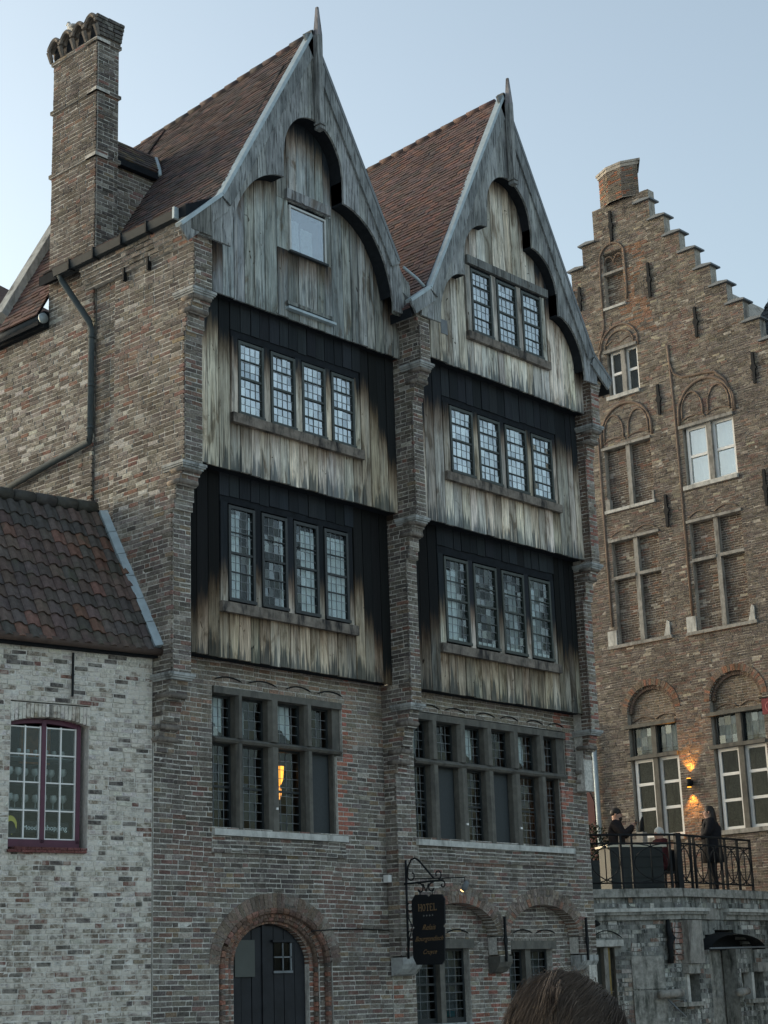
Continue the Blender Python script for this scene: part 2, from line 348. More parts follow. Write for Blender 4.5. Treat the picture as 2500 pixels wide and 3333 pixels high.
def ring(P, mort, F, c, a0, b0, a1, b1, t0, t1, n, o0, o1, pal, gap=.12):
    # voussoirs between two ellipses
    for i in range(n):
        ta = t0 + (t1 - t0) * (i + gap / 2) / n; tb = t0 + (t1 - t0) * (i + 1 - gap / 2) / n
        pt = lambda a, b, t: (c[0] + a * math.cos(t), c[1] + b * math.sin(t))
        A, B, Cc, D = pt(a0, b0, ta), pt(a0, b0, tb), pt(a1, b1, ta), pt(a1, b1, tb); o = o1 + U(-.004, .004)
        V = [F.p(*A, o), F.p(*B, o), F.p(*Cc, o), F.p(*D, o), F.p(*A, o0), F.p(*B, o0), F.p(*Cc, o0), F.p(*D, o0)]
        P.add(V, BRF + [(5, 4, 6, 7)], pal(*A), abs(a1 - a0) * .06)
    if mort is not None:
        pts = arc(c, a0 + .001, b0 + .001, t0, t1, 24) + arc(c, a1 - .001, b1 - .001, t1, t0, 24)
        V = [F.p(u, z, o1 - .008) for u, z in pts] + [F.p(u, z, o0) for u, z in pts]; n_ = len(pts) // 2; Q = []
        for i in range(n_ - 1):
            j = len(pts) - 1 - i
            Q += [(i, i + 1, j - 1, j), (i + len(pts), i + 1 + len(pts), i + 1, i), (j, j - 1, j - 1 + len(pts), j + len(pts))]
        mort.add(V, Q)
def choose(tab):
    t = random.random() * sum(q[0] for q in tab)
    for wgt, c, l in tab:
        t -= wgt
        if t <= 0: break
    k = U(.82, 1.18); return (c[0] * k, c[1] * k * U(.96, 1.04), c[2] * k * U(.94, 1.06), l)
MAIN = [(44, (.168, .148, .131), .3), (22, (.215, .192, .168), .4), (11, (.205, .128, .108), .15), (14, (.120, .104, .093), .2), (7, (.24, .185, .13), .2), (3, (.34, .31, .27), .6)]
GREY = [(46, (.148, .132, .117), .25), (22, (.19, .172, .152), .4), (9, (.205, .12, .098), .1), (18, (.108, .098, .09), .25), (4, (.22, .175, .13), .2), (3, (.36, .34, .30), .8)]
SIDEW = [(38, (.175, .157, .138), .6), (24, (.235, .217, .193), .9), (9, (.21, .122, .10), .3), (15, (.112, .10, .092), .5), (12, (.43, .42, .39), 1.)]
WHITE = [(42, (.54, .52, .48), 1.), (28, (.40, .37, .325), .95), (17, (.275, .235, .195), .8), (6, (.205, .115, .095), .4), (9, (.10, .09, .084), .2)]
LOWW = [(16, (.46, .44, .405), 1.), (32, (.31, .28, .245), .85), (28, (.235, .195, .16), .7), (10, (.215, .122, .10), .3), (9, (.11, .10, .09), .2)]
RTAN = [(42, (.172, .15, .13), .2), (24, (.235, .208, .172), .4), (10, (.21, .142, .115), .1), (18, (.125, .105, .09), .2), (4, (.36, .32, .25), .5)]
RDARK = [(48, (.142, .124, .110), .2), (14, (.182, .160, .137), .35), (18, (.168, .118, .10), .1), (18, (.108, .092, .082), .2), (2, (.36, .33, .27), .5)]
STAIN = [(30, (.16, .16, .15), 0), (26, (.25, .25, .23), 0), (12, (.40, .40, .37), 0), (16, (.085, .087, .082), 0), (10, (.19, .135, .11), 0)]
def patchy(base, u, z, seed=0., red=.34):
    n_ = mnoise.noise((u * .75 + seed, z * .75, seed)) + .5 * mnoise.noise((u * 2.1, z * 2.1, seed + 5))
    if n_ > red: return choose([(4, (.185, .125, .106), .15), (4, (.172, .142, .122), .25), (2, (.215, .155, .128), .15)])
    if n_ < -.36: return choose([(5, (.118, .104, .094), .2), (3, (.15, .132, .118), .3), (1, (.20, .18, .155), .5)])
    return choose(base)
FA = Fr((0, 16, 0), (1, 0, 0), (0, -1, 0)); FB = Fr((0, 15.78, 0), (1, 0, 0), (0, -1, 0))
X0 = 13.443
FS = Fr((X0, 0, 0), (0, -1, 0), (-1, 0, 0))
_a = R(-9.795); FW = Fr((X0, 16, 0), (math.cos(_a), math.sin(_a), 0), (math.sin(_a), -math.cos(_a), 0))
_b = R(88.562); FR = Fr((31, 18, 0), (-math.cos(_b), -math.sin(_b), 0), (-math.sin(_b), math.cos(_b), 0))

# ------------------------------------------------------------------ ground
mesh_obj('street', [(-400, -400, 0), (400, -400, 0), (400, 900, 0), (-400, 900, 0)], [(0, 1, 2, 3)], M['ground'])['kind'] = 'structure'

# ------------------------------------------------------------------ shared builders for the two timber-fronted houses
STEPS = [(4.56, .035), (4.66, .07), (4.78, .10), (4.92, .15), (5.06, .18), (5.17, .25), (5.25, .275), (5.34, .30), (5.46, .35), (7.58, .39), (7.66, .415), (7.86, .465),
         (7.95, .495), (8.02, .53), (8.14, .58), (9.88, .605), (9.95, .625), (10.13, .675), (10.22, .705), (10.30, .74), (10.44, .78)]
def prof(z):
    o = 0
    for a, b in STEPS:
        if z >= a: o = b
    return o
H = .0615
def snap(z): return round(z / H) * H
PANES = {}
def plank(name, F, u0, u1, z0, z1, o, parent, zbot, ztar, sil, tint=1., th=.03, zt0=None, zt1=None, mat='wood', curve=None):
    g = .006; u0 += g; u1 -= g; o += U(-.007, .007); tl = U(-.003, .003); z0 += U(-.008, .008) if curve is None else 0
    tw = 1.
    if hasattr(tint, '__len__'): tint, tw = tint
    k = tint * U(.60, 1.2); col = (k * U(.96, 1.05), k * (1 - .12 * (1 - tw)), k * U(.92, 1.03) * (1 - .28 * (1 - tw)), random.random())
    V = boxv(F, u0, u1, z0, z1, o - th, o, zt0, zt1)
    V[1] = F.p(u1, z0 + U(-.006, .006), o + tl)
    if F is not None:
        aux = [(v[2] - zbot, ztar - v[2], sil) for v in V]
    return mesh_obj(name, V, BOXF, M[mat], parent, col, aux)
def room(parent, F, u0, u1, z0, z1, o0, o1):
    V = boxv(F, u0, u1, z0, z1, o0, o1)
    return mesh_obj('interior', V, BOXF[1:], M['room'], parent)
def curtain(parent, F, u0, u1, z0, z1, o, mat='curtain', folds=7, amp=.012, name='curtain', swag=0):
    n = folds * 4; V = []; Q = []; rows = 6
    for j in range(rows + 1):
        f = j / rows
        for i in range(n + 1):
            t = i / n; u = u0 + (u1 - u0) * t
            zz = z0 + (z1 - z0) * f + (1 - f) * swag * math.sin(math.pi * t) ** 2 + (1 - f) * U(-.004, .004)
            V.append(F.p(u + .004 * math.sin(j * 2.1 + i), zz, o + amp * math.sin(t * folds * 2 * math.pi + .5 * math.sin(j))))
    for j in range(rows):
        for i in range(n): Q.append((j * (n + 1) + i, j * (n + 1) + i + 1, (j + 1) * (n + 1) + i + 1, (j + 1) * (n + 1) + i))
    return mesh_obj(name, V, Q, M[mat], parent, smooth=True)
def panes(house, parent, F, u0, u1, z0, z1, o, cols, rows, glass, single=True):
    du = (u1 - u0) / cols; dz = (z1 - z0) / rows; mb = MB(); ld = MB()
    for i in range(cols):
        for j in range(rows):
            a, b = u0 + du * i, u0 + du * (i + 1); c, d = z0 + dz * j, z0 + dz * (j + 1); t = [U(-.0032, .0032) for _ in range(3)]
            t.append(t[1] + t[2] - t[0])
            V = [F.p(a, c, o + t[0]), F.p(b, c, o + t[1]), F.p(a, d, o + t[2]), F.p(b, d, o + t[3])]
            V += [F.p(a, c, o + t[0] - .003), F.p(b, c, o + t[1] - .003), F.p(a, d, o + t[2] - .003), F.p(b, d, o + t[3] - .003)]
            if single and PANES.get(house.name, 0) < 300:
                PANES[house.name] = PANES.get(house.name, 0) + 1
                mesh_obj('pane', V, BOXF, M[glass + random.choice(('', '', '', '2', '2', '3'))] if glass + '2' in M else M[glass], parent)
            else: mb.add(V, BOXF)
    if mb.v: mb.build('glazing', M[glass], parent, kind='stuff')
    for i in range(1, cols): fbox(ld, F, u0 + du * i - .003, u0 + du * i + .003, z0, z1, o - .005, o + .005)
    for j in range(1, rows): fbox(ld, F, u0, u1, z0 + dz * j - .003, z0 + dz * j + .003, o - .0045, o + .0055)
    ld.build('leading', M['came'], parent)
def leaded_window(house, F, cas, z0, z1, o, cols, rows, glass, head, sill, cmat='casement', bars=(.5,), thin=(.25, .75), post='wood', ztar=0, sil=.3, fr=.042):
    jl, jr = sill[0] + .02, sill[1] - .02
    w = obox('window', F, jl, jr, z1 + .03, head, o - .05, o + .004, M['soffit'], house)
    # posts between the casements, jambs
    edges = [jl] + [q for c in cas for q in c] + [jr]
    for k in range(0, len(edges), 2):
        a, b = edges[k], edges[k + 1]
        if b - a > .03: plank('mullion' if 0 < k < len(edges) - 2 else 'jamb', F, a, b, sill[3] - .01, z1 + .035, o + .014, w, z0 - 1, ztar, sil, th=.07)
    sl = MB(); n = 14
    for i in range(n):
        a = sill[0] + (sill[1] - sill[0]) * i / n; b = sill[0] + (sill[1] - sill[0]) * (i + 1) / n
    fbox(sl, F, sill[0], sill[1], sill[2], sill[3], o - .06, o + .07); sl.build('sill', M['sill'], w)
    for (a, b) in cas:
        m = MB(); oo = o + .03
        fbox(m, F, a, a + fr, z0, z1, o - .03, oo); fbox(m, F, b - fr, b, z0, z1, o - .03, oo)
        fbox(m, F, a + fr, b - fr, z1 - fr, z1, o - .03, oo - .002); fbox(m, F, a - .004, b + .012, z0 - .012, z0 + fr * .7, o - .03, oo + .012)
        h = z1 - z0
        for q in bars: fbox(m, F, a + fr, b - fr, z0 + h * q - .014, z0 + h * q + .014, o - .012, oo - .006)
        for q in thin: fbox(m, F, a + fr, b - fr, z0 + h * q - .006, z0 + h * q + .006, o - .01, oo - .01)
        c = m.build('casement', M[cmat], w)
        panes(house, w, F, a + fr, b - fr, z0 + fr * .7, z1 - fr, o + .002, cols, rows, glass)
    return w
def capstone(parent, F, FL, u0, u1, z, o, yback):
    # moulded stone cap wrapping the front and the left return of a pilaster
    m = MB()
    for zz, h, e in ((z, .028, .02), (z + .028, .022, .04), (z + .05, .018, .052)):
        fbox(m, F, u0 - e, u1 + e, zz, zz + h, o - .36, o + e)
    V = boxv(F, u0 - .052, u1 + .052, z + .068, z + .085, o - .36, o + .052); c = [F.p(u0 + .01, z + .095, o - .01), F.p(u1 - .01, z + .095, o - .01)]
    m.add(V, BOXF); m.build('capstone', M['stone'], parent)
def rolls(parent, F, u0, u1, zs, mat):
    for z in zs:
        o = prof(z - .03)
        m = MB(); tube(m, [F.p(u0 - .012, z, o + .012), F.p(u1 + .012, z, o + .012)], .034, 10); tube(m, [F.p(u0 - .012, z, o + .012), F.p(u0 - .012, z, o - .20)], .034, 10)
        m.build('corbel_moulding', mat, parent, True)

def barge_planks(parent, F, axis, smax_l, smax_r, zo, zi, o, marks, wd=.165):
    br = sorted([-smax_l, smax_r] + [-q for q in marks if q < smax_l] + [q for q in marks if q < smax_r]); us = []
    for a, b in zip(br, br[1:]):
        n = max(1, int(round((b - a) / wd))); us += [(a + (b - a) * i / n, a + (b - a) * (i + 1) / n) for i in range(n)]
    for a, b in us:
        xs = [a + 1e-4 + (b - a - 2e-4) * k / 6 for k in range(7)]; sq = lambda x, k: axis + x + (.002 if k == 0 else -.002 if k == 6 else 0)
        low = [(sq(x, k), min(zi(abs(x)), zo(abs(x)) - .03)) for k, x in enumerate(xs)]; top = [(sq(x, k), zo(abs(x))) for k, x in enumerate(xs)][::-1]
        m = MB(); q = U(-.005, .004); k = U(.85, 1.12); prism(m, F, low + top, o - .035 + q, o + q, (k, k, k * U(.97, 1.03), random.random()))
        m.build('barge_plank', M['barge'], parent)
def boxing(parent, F, axis, smax_l, smax_r, zi, o0, o1, steps):
    for s_, sm in ((-1, smax_l), (1, smax_r)):
        ss = []
        for a, b in zip(steps, steps[1:]): ss += [a + (b - a) * k / 12 for k in range(13)]
        pts = []
        for k, q in enumerate(ss):
            e = -1e-4 if (k % 13 == 12) else 1e-4
            if q <= sm: pts.append((axis + s_ * q, zi(q + e)))
        V = [F.p(u_, z_, o1) for u_, z_ in pts] + [F.p(u_, z_ + .0, o0) for u_, z_ in pts] + [F.p(u_, z_ + .035, o1) for u_, z_ in pts] + [F.p(u_, z_ + .035, o0) for u_, z_ in pts]; n = len(pts)
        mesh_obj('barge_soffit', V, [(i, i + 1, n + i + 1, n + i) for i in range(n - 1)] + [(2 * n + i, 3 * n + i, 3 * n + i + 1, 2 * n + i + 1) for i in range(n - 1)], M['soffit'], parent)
def rake(parent, F, pts, wd, o, th, name, mat, col=(1, 1, 1, .3)):
    # a board laid along a sloping line (pts = upper edge), its lower edge wd below, measured square to the slope
    m = MB()
    for (a, b) in zip(pts, pts[1:]):
        d = Vector((b[0] - a[0], b[1] - a[1])).normalized(); nn = Vector((d.y, -d.x))
        if nn.y > 0: nn = -nn
        prism(m, F, [a, b, (b[0] + nn.x * wd, b[1] + nn.y * wd), (a[0] + nn.x * wd, a[1] + nn.y * wd)][::(1 if b[0] < a[0] else -1)], o - th, o, col)
    return m.build(name, M[mat], parent)
TILE = [(40, (.120, .088, .082), 0), (34, (.098, .082, .082), 0), (12, (.155, .10, .088), 0), (14, (.075, .068, .068), 0)]
TILE2 = [(40, (.142, .096, .09), 0), (32, (.12, .088, .085), 0), (12, (.18, .105, .09), 0), (14, (.095, .078, .077), 0)]
def tiles(P, prf, y0, y1, sag, pal, gauge=.078, wd=.165, flip=1):
    # prf: list of (x, z) from the eave to the ridge; sag(y) lowers the ridge towards the back
    seg = [(Vector(a), Vector(b)) for a, b in zip(prf, prf[1:])]; tot = sum((b - a).length for a, b in seg)
    def at(d):
        for a, b in seg:
            l = (b - a).length
            if d <= l + 1e-6 or (a, b) == seg[-1]: t = (b - a) / l; return a + t * d, t
            d -= l
    rows = int(tot / gauge)
    for r in range(rows):
        d = tot * r / rows; q, t = at(d); q2, _ = at(min(tot, d + gauge * 1.25)); nx, nz = -t.y * flip, t.x * flip
        if nz < 0: nx, nz = -nx, -nz
        y = y0 - (wd / 2 if r % 2 else 0)
        while y < y1:
            a = max(y, y0) + .002; b = min(y + wd, y1) - .002; y += wd
            if b - a < .02: continue
            f = d / tot; f2 = min(1, (d + gauge * 1.25) / tot); l = .024 + U(-.005, .006); e = U(-.003, .003)
            P_ = lambda v, yy, k, ff: (v.x + nx * k, yy, v.y + nz * k - sag(yy) * ff)
            V = [P_(q, a, l + e, f), P_(q, b, l - e, f), P_(q2, a, .012 + e, f2), P_(q2, b, .012 - e, f2), P_(q, a, .0, f), P_(q, b, .0, f)]
            P.add(V, [(0, 1, 3, 2), (4, 5, 1, 0), (4, 0, 2), (1, 5, 3)], choose(pal), (b - a) * gauge)
def roof_slab(house, prfL, prfR, y0, y1, sag, mat='soffit', th=.09):
    out = prfL + prfR[::-1][1:]; top = max(p[1] for p in out)
    inn = [(x, z - th * 1.7) for x, z in out]; V = []
    lo = min(p[1] for p in out)
    for y in (y0, y1):
        for (x, z) in out + inn: V.append((x, y, z - sag(y) * (z - lo) / (top - lo)))
    n = len(out); Q = []
    for i in range(n - 1): Q += [(i, i + 1, 2 * n + i + 1, 2 * n + i), (n + i, 3 * n + i, 3 * n + i + 1, n + i + 1), (i, n + i, n + i + 1, i + 1), (2 * n + i, 2 * n + i + 1, 3 * n + i + 1, 3 * n + i)]
    Q += [(0, 2 * n, 3 * n, n), (n - 1, 2 * n - 1, 4 * n - 1, 3 * n - 1)]
    return mesh_obj('roof', V, Q, M[mat], house)
def ridge_tiles(parent, x, z, y0, y1, sag, pal):
    y = y0; k = 0
    while y < y1:
        m = MB(); z2 = z - sag(y) + .01 + U(-.008, .008); r = .055; l = .30
        tube(m, [(x, y, z2 - .03), (x, y + l, z2 - .03 - sag(y + l) + sag(y) + .012)], [r, r * 1.06], 10, choose(pal)); m.build('ridge_tile', M['tile'], parent, True); y += l - .02
def finial(parent, F, u, z0, z1, ztop, o):
    m = MB(); W = .045
    fbox(m, F, u - W, u + W, z0 + .1, z1, o, o + .10, (.9, .9, .9, .2))
    V = [F.p(u - W, z1, o), F.p(u + W, z1, o), F.p(u + W, z1, o + .10), F.p(u - W, z1, o + .10)]
    V += [F.p(u - .016, ztop, o + .03), F.p(u + .016, ztop, o + .03), F.p(u + .016, ztop, o + .07), F.p(u - .016, ztop, o + .07)]
    m.add(V, [(0, 1, 5, 4), (1, 2, 6, 5), (2, 3, 7, 6), (3, 0, 4, 7), (4, 5, 6, 7)], (.8, .75, .8, .5))
    for k, (a, b, e) in enumerate(((.1, .07, .012), (.07, .045, -.012), (.045, .0, .006))): fbox(m, F, u - W - e, u + W + e, z0 + b, z0 + a, o - e, o + .10 + e, (.8, .8, .8, .2))
    m.build('finial_post', M['barge'], parent)
def mullion_window(house, F, u0, u1, lights, z_sill, z_tr, z_tr2, z_lin, z_top, back, parentname='window', sillz=.08, screens=(), curt=(), lamp=None):
    # stone cross-window: lintel, transom, mullions with casements set back
    w = obox('window', F, u0, u1, z_lin, z_top, -.20, .012, M['paintstone'], house)
    tr = MB(); P = [(0, z_tr), (0, z_tr2)]
    V = [F.p(u0 + .02, z_tr, -.2), F.p(u1 - .02, z_tr, -.2), F.p(u0 + .02, z_tr, .0), F.p(u1 - .02, z_tr, .0), F.p(u0 + .02, z_tr + .03, .03), F.p(u1 - .02, z_tr + .03, .03),
         F.p(u0 + .02, z_tr2, -.03), F.p(u1 - .02, z_tr2, -.03), F.p(u0 + .02, z_tr2, -.2), F.p(u1 - .02, z_tr2, -.2)]
    tr.add(V, [(0, 1, 3, 2), (2, 3, 5, 4), (4, 5, 7, 6), (6, 7, 9, 8), (8, 9, 1, 0), (0, 2, 4, 6, 8), (1, 9, 7, 5, 3)]); tr.build('transom', M['paintstone'], w)
    obox('sill', F, u0 - .03, u1 + .03, z_sill - sillz, z_sill, -.22, .05, M['sillstone'], w)
    ed = [l for l in lights]
    for k in range(len(ed) - 1):
        a, b = ed[k][1], ed[k + 1][0]; c = (a + b) / 2; e = (b - a) / 2
        for (za, zb) in ((z_sill, z_tr), (z_tr2, z_lin)):
            m = MB(); pl = [(a, -.2), (b, -.2), (b, -.04), (c + e * .55, .012), (c - e * .55, .012), (a, -.04)]
            V = [F.p(u, za, o) for u, o in pl] + [F.p(u, zb, o) for u, o in pl]
            m.add(V, [(i, (i + 1) % 6, (i + 1) % 6 + 6, i + 6) for i in range(6)] + [tuple(range(6))[::-1], tuple(range(6, 12))]); m.build('mullion', M['paintstone'], w)
    for s_, (a, b) in ((0, (u0 - .03, lights[0][0])), (1, (lights[-1][1], u1 + .03))):
        if b - a > .03: obox('jamb', F, a, b, z_sill, z_lin, -.2, -.05, M['paintstone'], w)
    for k, (a, b) in enumerate(lights):
        m = MB(); f = .03; o = -.15
        def frame(a, b, c, d, bar=None):
            fbox(m, F, a, a + f, c, d, o - .03, o + .015); fbox(m, F, b - f, b, c, d, o - .03, o + .015); fbox(m, F, a + f, b - f, c, c + f, o - .03, o + .013); fbox(m, F, a + f, b - f, d - f, d, o - .03, o + .013)
            if bar: fbox(m, F, a + f, b - f, bar - .014, bar + .014, o - .02, o + .017)
        frame(a, b, z_sill, z_tr, z_sill + (z_tr - z_sill) * .5); frame(a, b, z_tr2, z_lin)
        m.build('casement', M['casement'], w)
        panes(house, w, F, a + f, b - f, z_tr2 + f, z_lin - f, o, 4, 4, 'glass')
        if k in screens:
            obox('screen', F, a + f, b - f, z_sill + f, z_tr - f, o + .02, o + .024, M['meshglass'], w)
        panes(house, w, F, a + f, b - f, z_sill + f, z_tr - f, o, 4, 9, 'glass')
        if k < len(curt) and curt[k]:
            c0, c1, mt = curt[k]; curtain(w, F, a + (b - a) * c0, a + (b - a) * c1, z_tr2 + .10, z_lin + .02, o - .10, mt, 5, .012, swag=.13)
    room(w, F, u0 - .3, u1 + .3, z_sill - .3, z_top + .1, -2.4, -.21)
    return w
def arclets(parent, F, spans, o=.006):
    for (a, z0, b, zm, c, z1) in spans:
        pts = [F.p(a + (c - a) * t, z0 + (z1 - z0) * t + (zm - (z0 + z1) / 2) * 4 * t * (1 - t), o) for t in [i / 10 for i in range(11)]]
        otube('relieving_joint', pts, [.002] + [.010] * 9 + [.002], M['iron'], parent, 6)  # thin black strip paints the dark shadow gap of each arclet, not ironwork

# ================================================================== left timber-fronted house
HL = thing('timber_house', 'tall timber-fronted house with silvered gable, one small attic window and arched door', 'house', (15.5, 16, 0), 'pair of timber-fronted houses')
PB = Pieces(); mo = MB()
redj = lambda u, z: choose(MAIN)
def palA(u, z):
    if 16.7 < u < 16.95 and z > 3.7 and random.random() < .55: return choose([(1, (.36, .15, .11), .1)])
    if z > 4.9: return choose([(3, (.27, .225, .18), .1), (2, (.22, .19, .16), .1), (1, (.30, .2, .15), .1)])
    return patchy(MAIN, u, z, 1.)
DC, DZ = 15.50, 2.02
def intA(z):
    r = [(X0 + .009, 17.70)]
    if 3.66 < z < 5.47: r = cut(r, 14.41, 16.80 if z > 4.75 else 16.68)
    if z < DZ: r = cut(r, DC - 1.0, DC + 1.0)
    elif z < DZ + .70: e = ell(z, DZ, 1.0, .70); r = cut(r, DC - e, DC + e)
    if 3.37 < z < 3.60: r = cut(r, 14.40, 16.80)
    return r
masonry(PB, mo, FA, snap(.8), 5.86, H, intA, palA)
# projecting brick apron and roll below the window
masonry(PB, mo, FA, 3.43, 3.58, .05, lambda z: [(14.395, 16.805)], lambda u, z: choose(GREY), off=lambda z: .012, joint=.012)
masonry(PB, mo, FA, 3.375, 3.43, .055, lambda z: [(14.39, 16.81)], lambda u, z: choose(GREY), off=lambda z: .035)
# door arch: voussoirs, roll, inner order
ring(PB, mo, FA, (DC, DZ), .985, .69, 1.16, .875, 0, math.pi, 44, -.2, .004, lambda u, z: choose([(3, (.17, .135, .11), .1), (2, (.22, .165, .135), .1)]))
ring(PB, mo, FA, (DC, DZ), .80, .575, .985, .69, -.02, math.pi + .02, 40, -.25, -.045, lambda u, z: choose([(3, (.17, .115, .09), 0), (2, (.25, .14, .10), 0)]))
ring(PB, mo, FA, (DC, DZ), .665, .50, .80, .575, -.02, math.pi + .02, 36, -.3, -.10, lambda u, z: choose([(3, (.17, .115, .09), 0), (2, (.25, .14, .10), 0)]))
for k, rr in enumerate(((.93, .66, .045, -.03), (.77, .56, .036, -.09))):
    n = 26
    for i in range(n):
        pts = [FA.p(*arc((DC, DZ), rr[0], rr[1], math.pi * (i + .05 + .9 * q / 3) / n, math.pi * (i + .05 + .9 * q / 3) / n, 1)[0], rr[3]) for q in range(4)]
        m = MB(); c = choose([(3, (.15, .10, .08), .1), (2, (.22, .12, .09), .1)]); tube(m, pts, rr[2], 8, c); PB.add(m.v, m.f, c, .008)
    for s_ in (-1, 1):
        z = .8
        while z < DZ - .02:
            m = MB(); c = choose([(3, (.17, .12, .10), .3), (3, (.27, .13, .095), .1), (2, (.12, .10, .09), .2)]); tube(m, [FA.p(DC + s_ * rr[0], z + .005, rr[3]), FA.p(DC + s_ * rr[0], z + .058, rr[3])], rr[2], 8, c); PB.add(m.v, m.f, c, .006); z += H
for s_ in (-1, 1):
    for (a, b, o) in ((.80, 1.0, -.045), (.665, .80, -.10)):
        lo, hi = sorted((DC + s_ * a, DC + s_ * b))
        masonry(PB, mo, FA, snap(.8), DZ, H, lambda z: [(lo, hi)], lambda u, z: choose([(4, (.29, .13, .095), .1), (3, (.19, .15, .125), .2), (2, (.13, .105, .09), .1)]), off=lambda z, o=o: o, thick=.2)
# pilaster front
flare = lambda z: max(0, (z - 10.98) * .38)
masonry(PB, mo, FA, snap(4.56), 11.25, H, lambda z: [(X0 + .024 - flare(z), 13.752)], lambda u, z: choose(MAIN), L=.19, off=prof, thick=.45)
# side wall
Z1 = lambda z: max(0, 1)
def pal_side(u, z):
    y = -u
    if z > 10.6 and y < 17.3: return choose(GREY)
    if z > 11.2: return choose([(4, (.125, .108, .096), .2), (3, (.155, .135, .118), .3), (1, (.19, .125, .10), .1), (1, (.095, .086, .08), .2)])
    if y < 16.3 + .5 * math.sin(z * 2.1): return patchy(MAIN, u, z, 2.)
    return patchy(SIDEW, u, z, 3., .5)
masonry(PB, mo, FS, snap(5.0), 11.08, H, lambda z: [(-16.84, -(16 - prof(z)))], pal_side, trim=(0, .04))
masonry(PB, mo, FS, snap(5.0), 11.08, H, lambda z: [(-17.28, -16.842)], lambda u, z: choose(GREY if z > 9.2 else SIDEW), off=lambda z: -.035)
masonry(PB, mo, FS, snap(5.0), 15.02, H, lambda z: [(-20.6, -17.282)] if z < 10.82 else [(-18.33, -17.305)], pal_side, trim=(0, .04))
masonry(PB, mo, FS, 11.08, 11.42, .06, lambda z: [(-17.45, -15.22)], lambda u, z: choose(GREY), off=lambda z: .03 + (z - 11.08) * .42, thick=.3, trim=(0, .04))
FC = Fr((0, 17.3, 0), (1, 0, 0), (0, -1, 0))
masonry(PB, mo, FC, snap(11.2), 15.02, H, lambda z: [(X0 + .024, 13.84)], lambda u, z: choose(GREY))
for z in (13.10, 14.13, 14.93):
    for F_, a, b in ((FC, X0 - .03, 13.87), (FS, -18.36, -17.27)):
        masonry(PB, mo, F_, z, z + .05, .05, lambda z_: [(a, b)], lambda u, z_: choose(GREY), off=lambda z_: .03)
# cheek wall between the chimney and the roof
FK = Fr((0, 17.42, 0), (1, 0, 0), (0, -1, 0))
masonry(PB, mo, FK, snap(11.4), 13.22, H, lambda z: [(13.84, min(14.75, 13.82 + (z - 11.75) / 1.775 + .06))] if z > 11.85 else [(13.6, 13.84)], lambda u, z: choose(MAIN))
wall = mo.build('wall', M['mortar'], HL); PB.flush(HL, 'brick', M['brick'], 'brickwork')
rolls(HL, FA, X0 + .02, 13.73, (4.70, 4.845, 5.22, 7.91, 8.06, 10.175, 10.34), M['corbelbrick'])
for z, o in ((5.405, .33), (8.065, .555), (10.365, .76)): capstone(HL, FA, FS, X0, 13.75, z, o, 0)
# chimney crown of scalloped cover tiles
ch = MB(); top = []; YB = [18.40 - k * .283 for k in range(5)]
for k in range(4):
    top += [(-YB[k] + .283 * t, 15.13 + .225 * math.sqrt(max(0, 1 - ((t - .5) / .5) ** 2)) + .012 * k) for t in (.02, .08, .2, .35, .5, .65, .8, .92, .98)]
pl = [(-18.33, 15.0), (-17.30, 15.0), (-17.275, 15.12)] + top[::-1] + [(-18.39, 15.1)]
prism(ch, FS, pl, -.42, -.035); chm = ch.build('chimney_crown', M['corbelbrick'], HL)
for k in range(4):                                  # arched cover tiles standing out over flat dark panels that paint the shade of the flue openings
    pts = [FS.p(-YB[k] + .283 * t, 15.10 + .225 * math.sqrt(max(0, 1 - ((t - .5) / .5) ** 2)) + .012 * k, .045) for t in (.03, .08, .16, .3, .4, .5, .6, .7, .84, .92, .97)]
    m = MB(); tube(m, pts, .035, 6); tube(m, [Vector(p_) + Vector((.07, 0, 0)) for p_ in pts], .04, 6); m.build('flue_arch', M['corbelbrick'], chm)
    m = MB(); c_ = -YB[k] + .1415; prism(m, FS, [(c_ - .09, 15.03), (c_ + .09, 15.03)] + arc((c_, 15.12), .09, .16, 0, math.pi, 8), -.035, -.030); m.build('flue_shade_panel', M['soffit'], chm)
for k in range(5):
    m = MB(); y_ = -YB[k] + (.02 if k == 0 else -.02 if k == 4 else 0); tube(m, [FS.p(y_, 15.0, .0), FS.p(y_, 15.10, .03), FS.p(y_, 15.16, .05)], [.03, .04, .045], 6); m.build('flue_pier', M['corbelbrick'], chm)
crp = Pieces()
masonry(crp, MB(), Fr((0, 17.27, 0), (1, 0, 0), (0, -1, 0)), 15.02, 15.33, H, lambda z: [(X0 - .03 - (z - 15) * .12, 13.86 + (z - 15) * .12)], lambda u, z: choose([(1, (.11, .105, .10), .1)]), off=lambda z: (z - 15) * .12)
crp.flush(chm, 'brick', M['brick'], 'brickwork', 40)
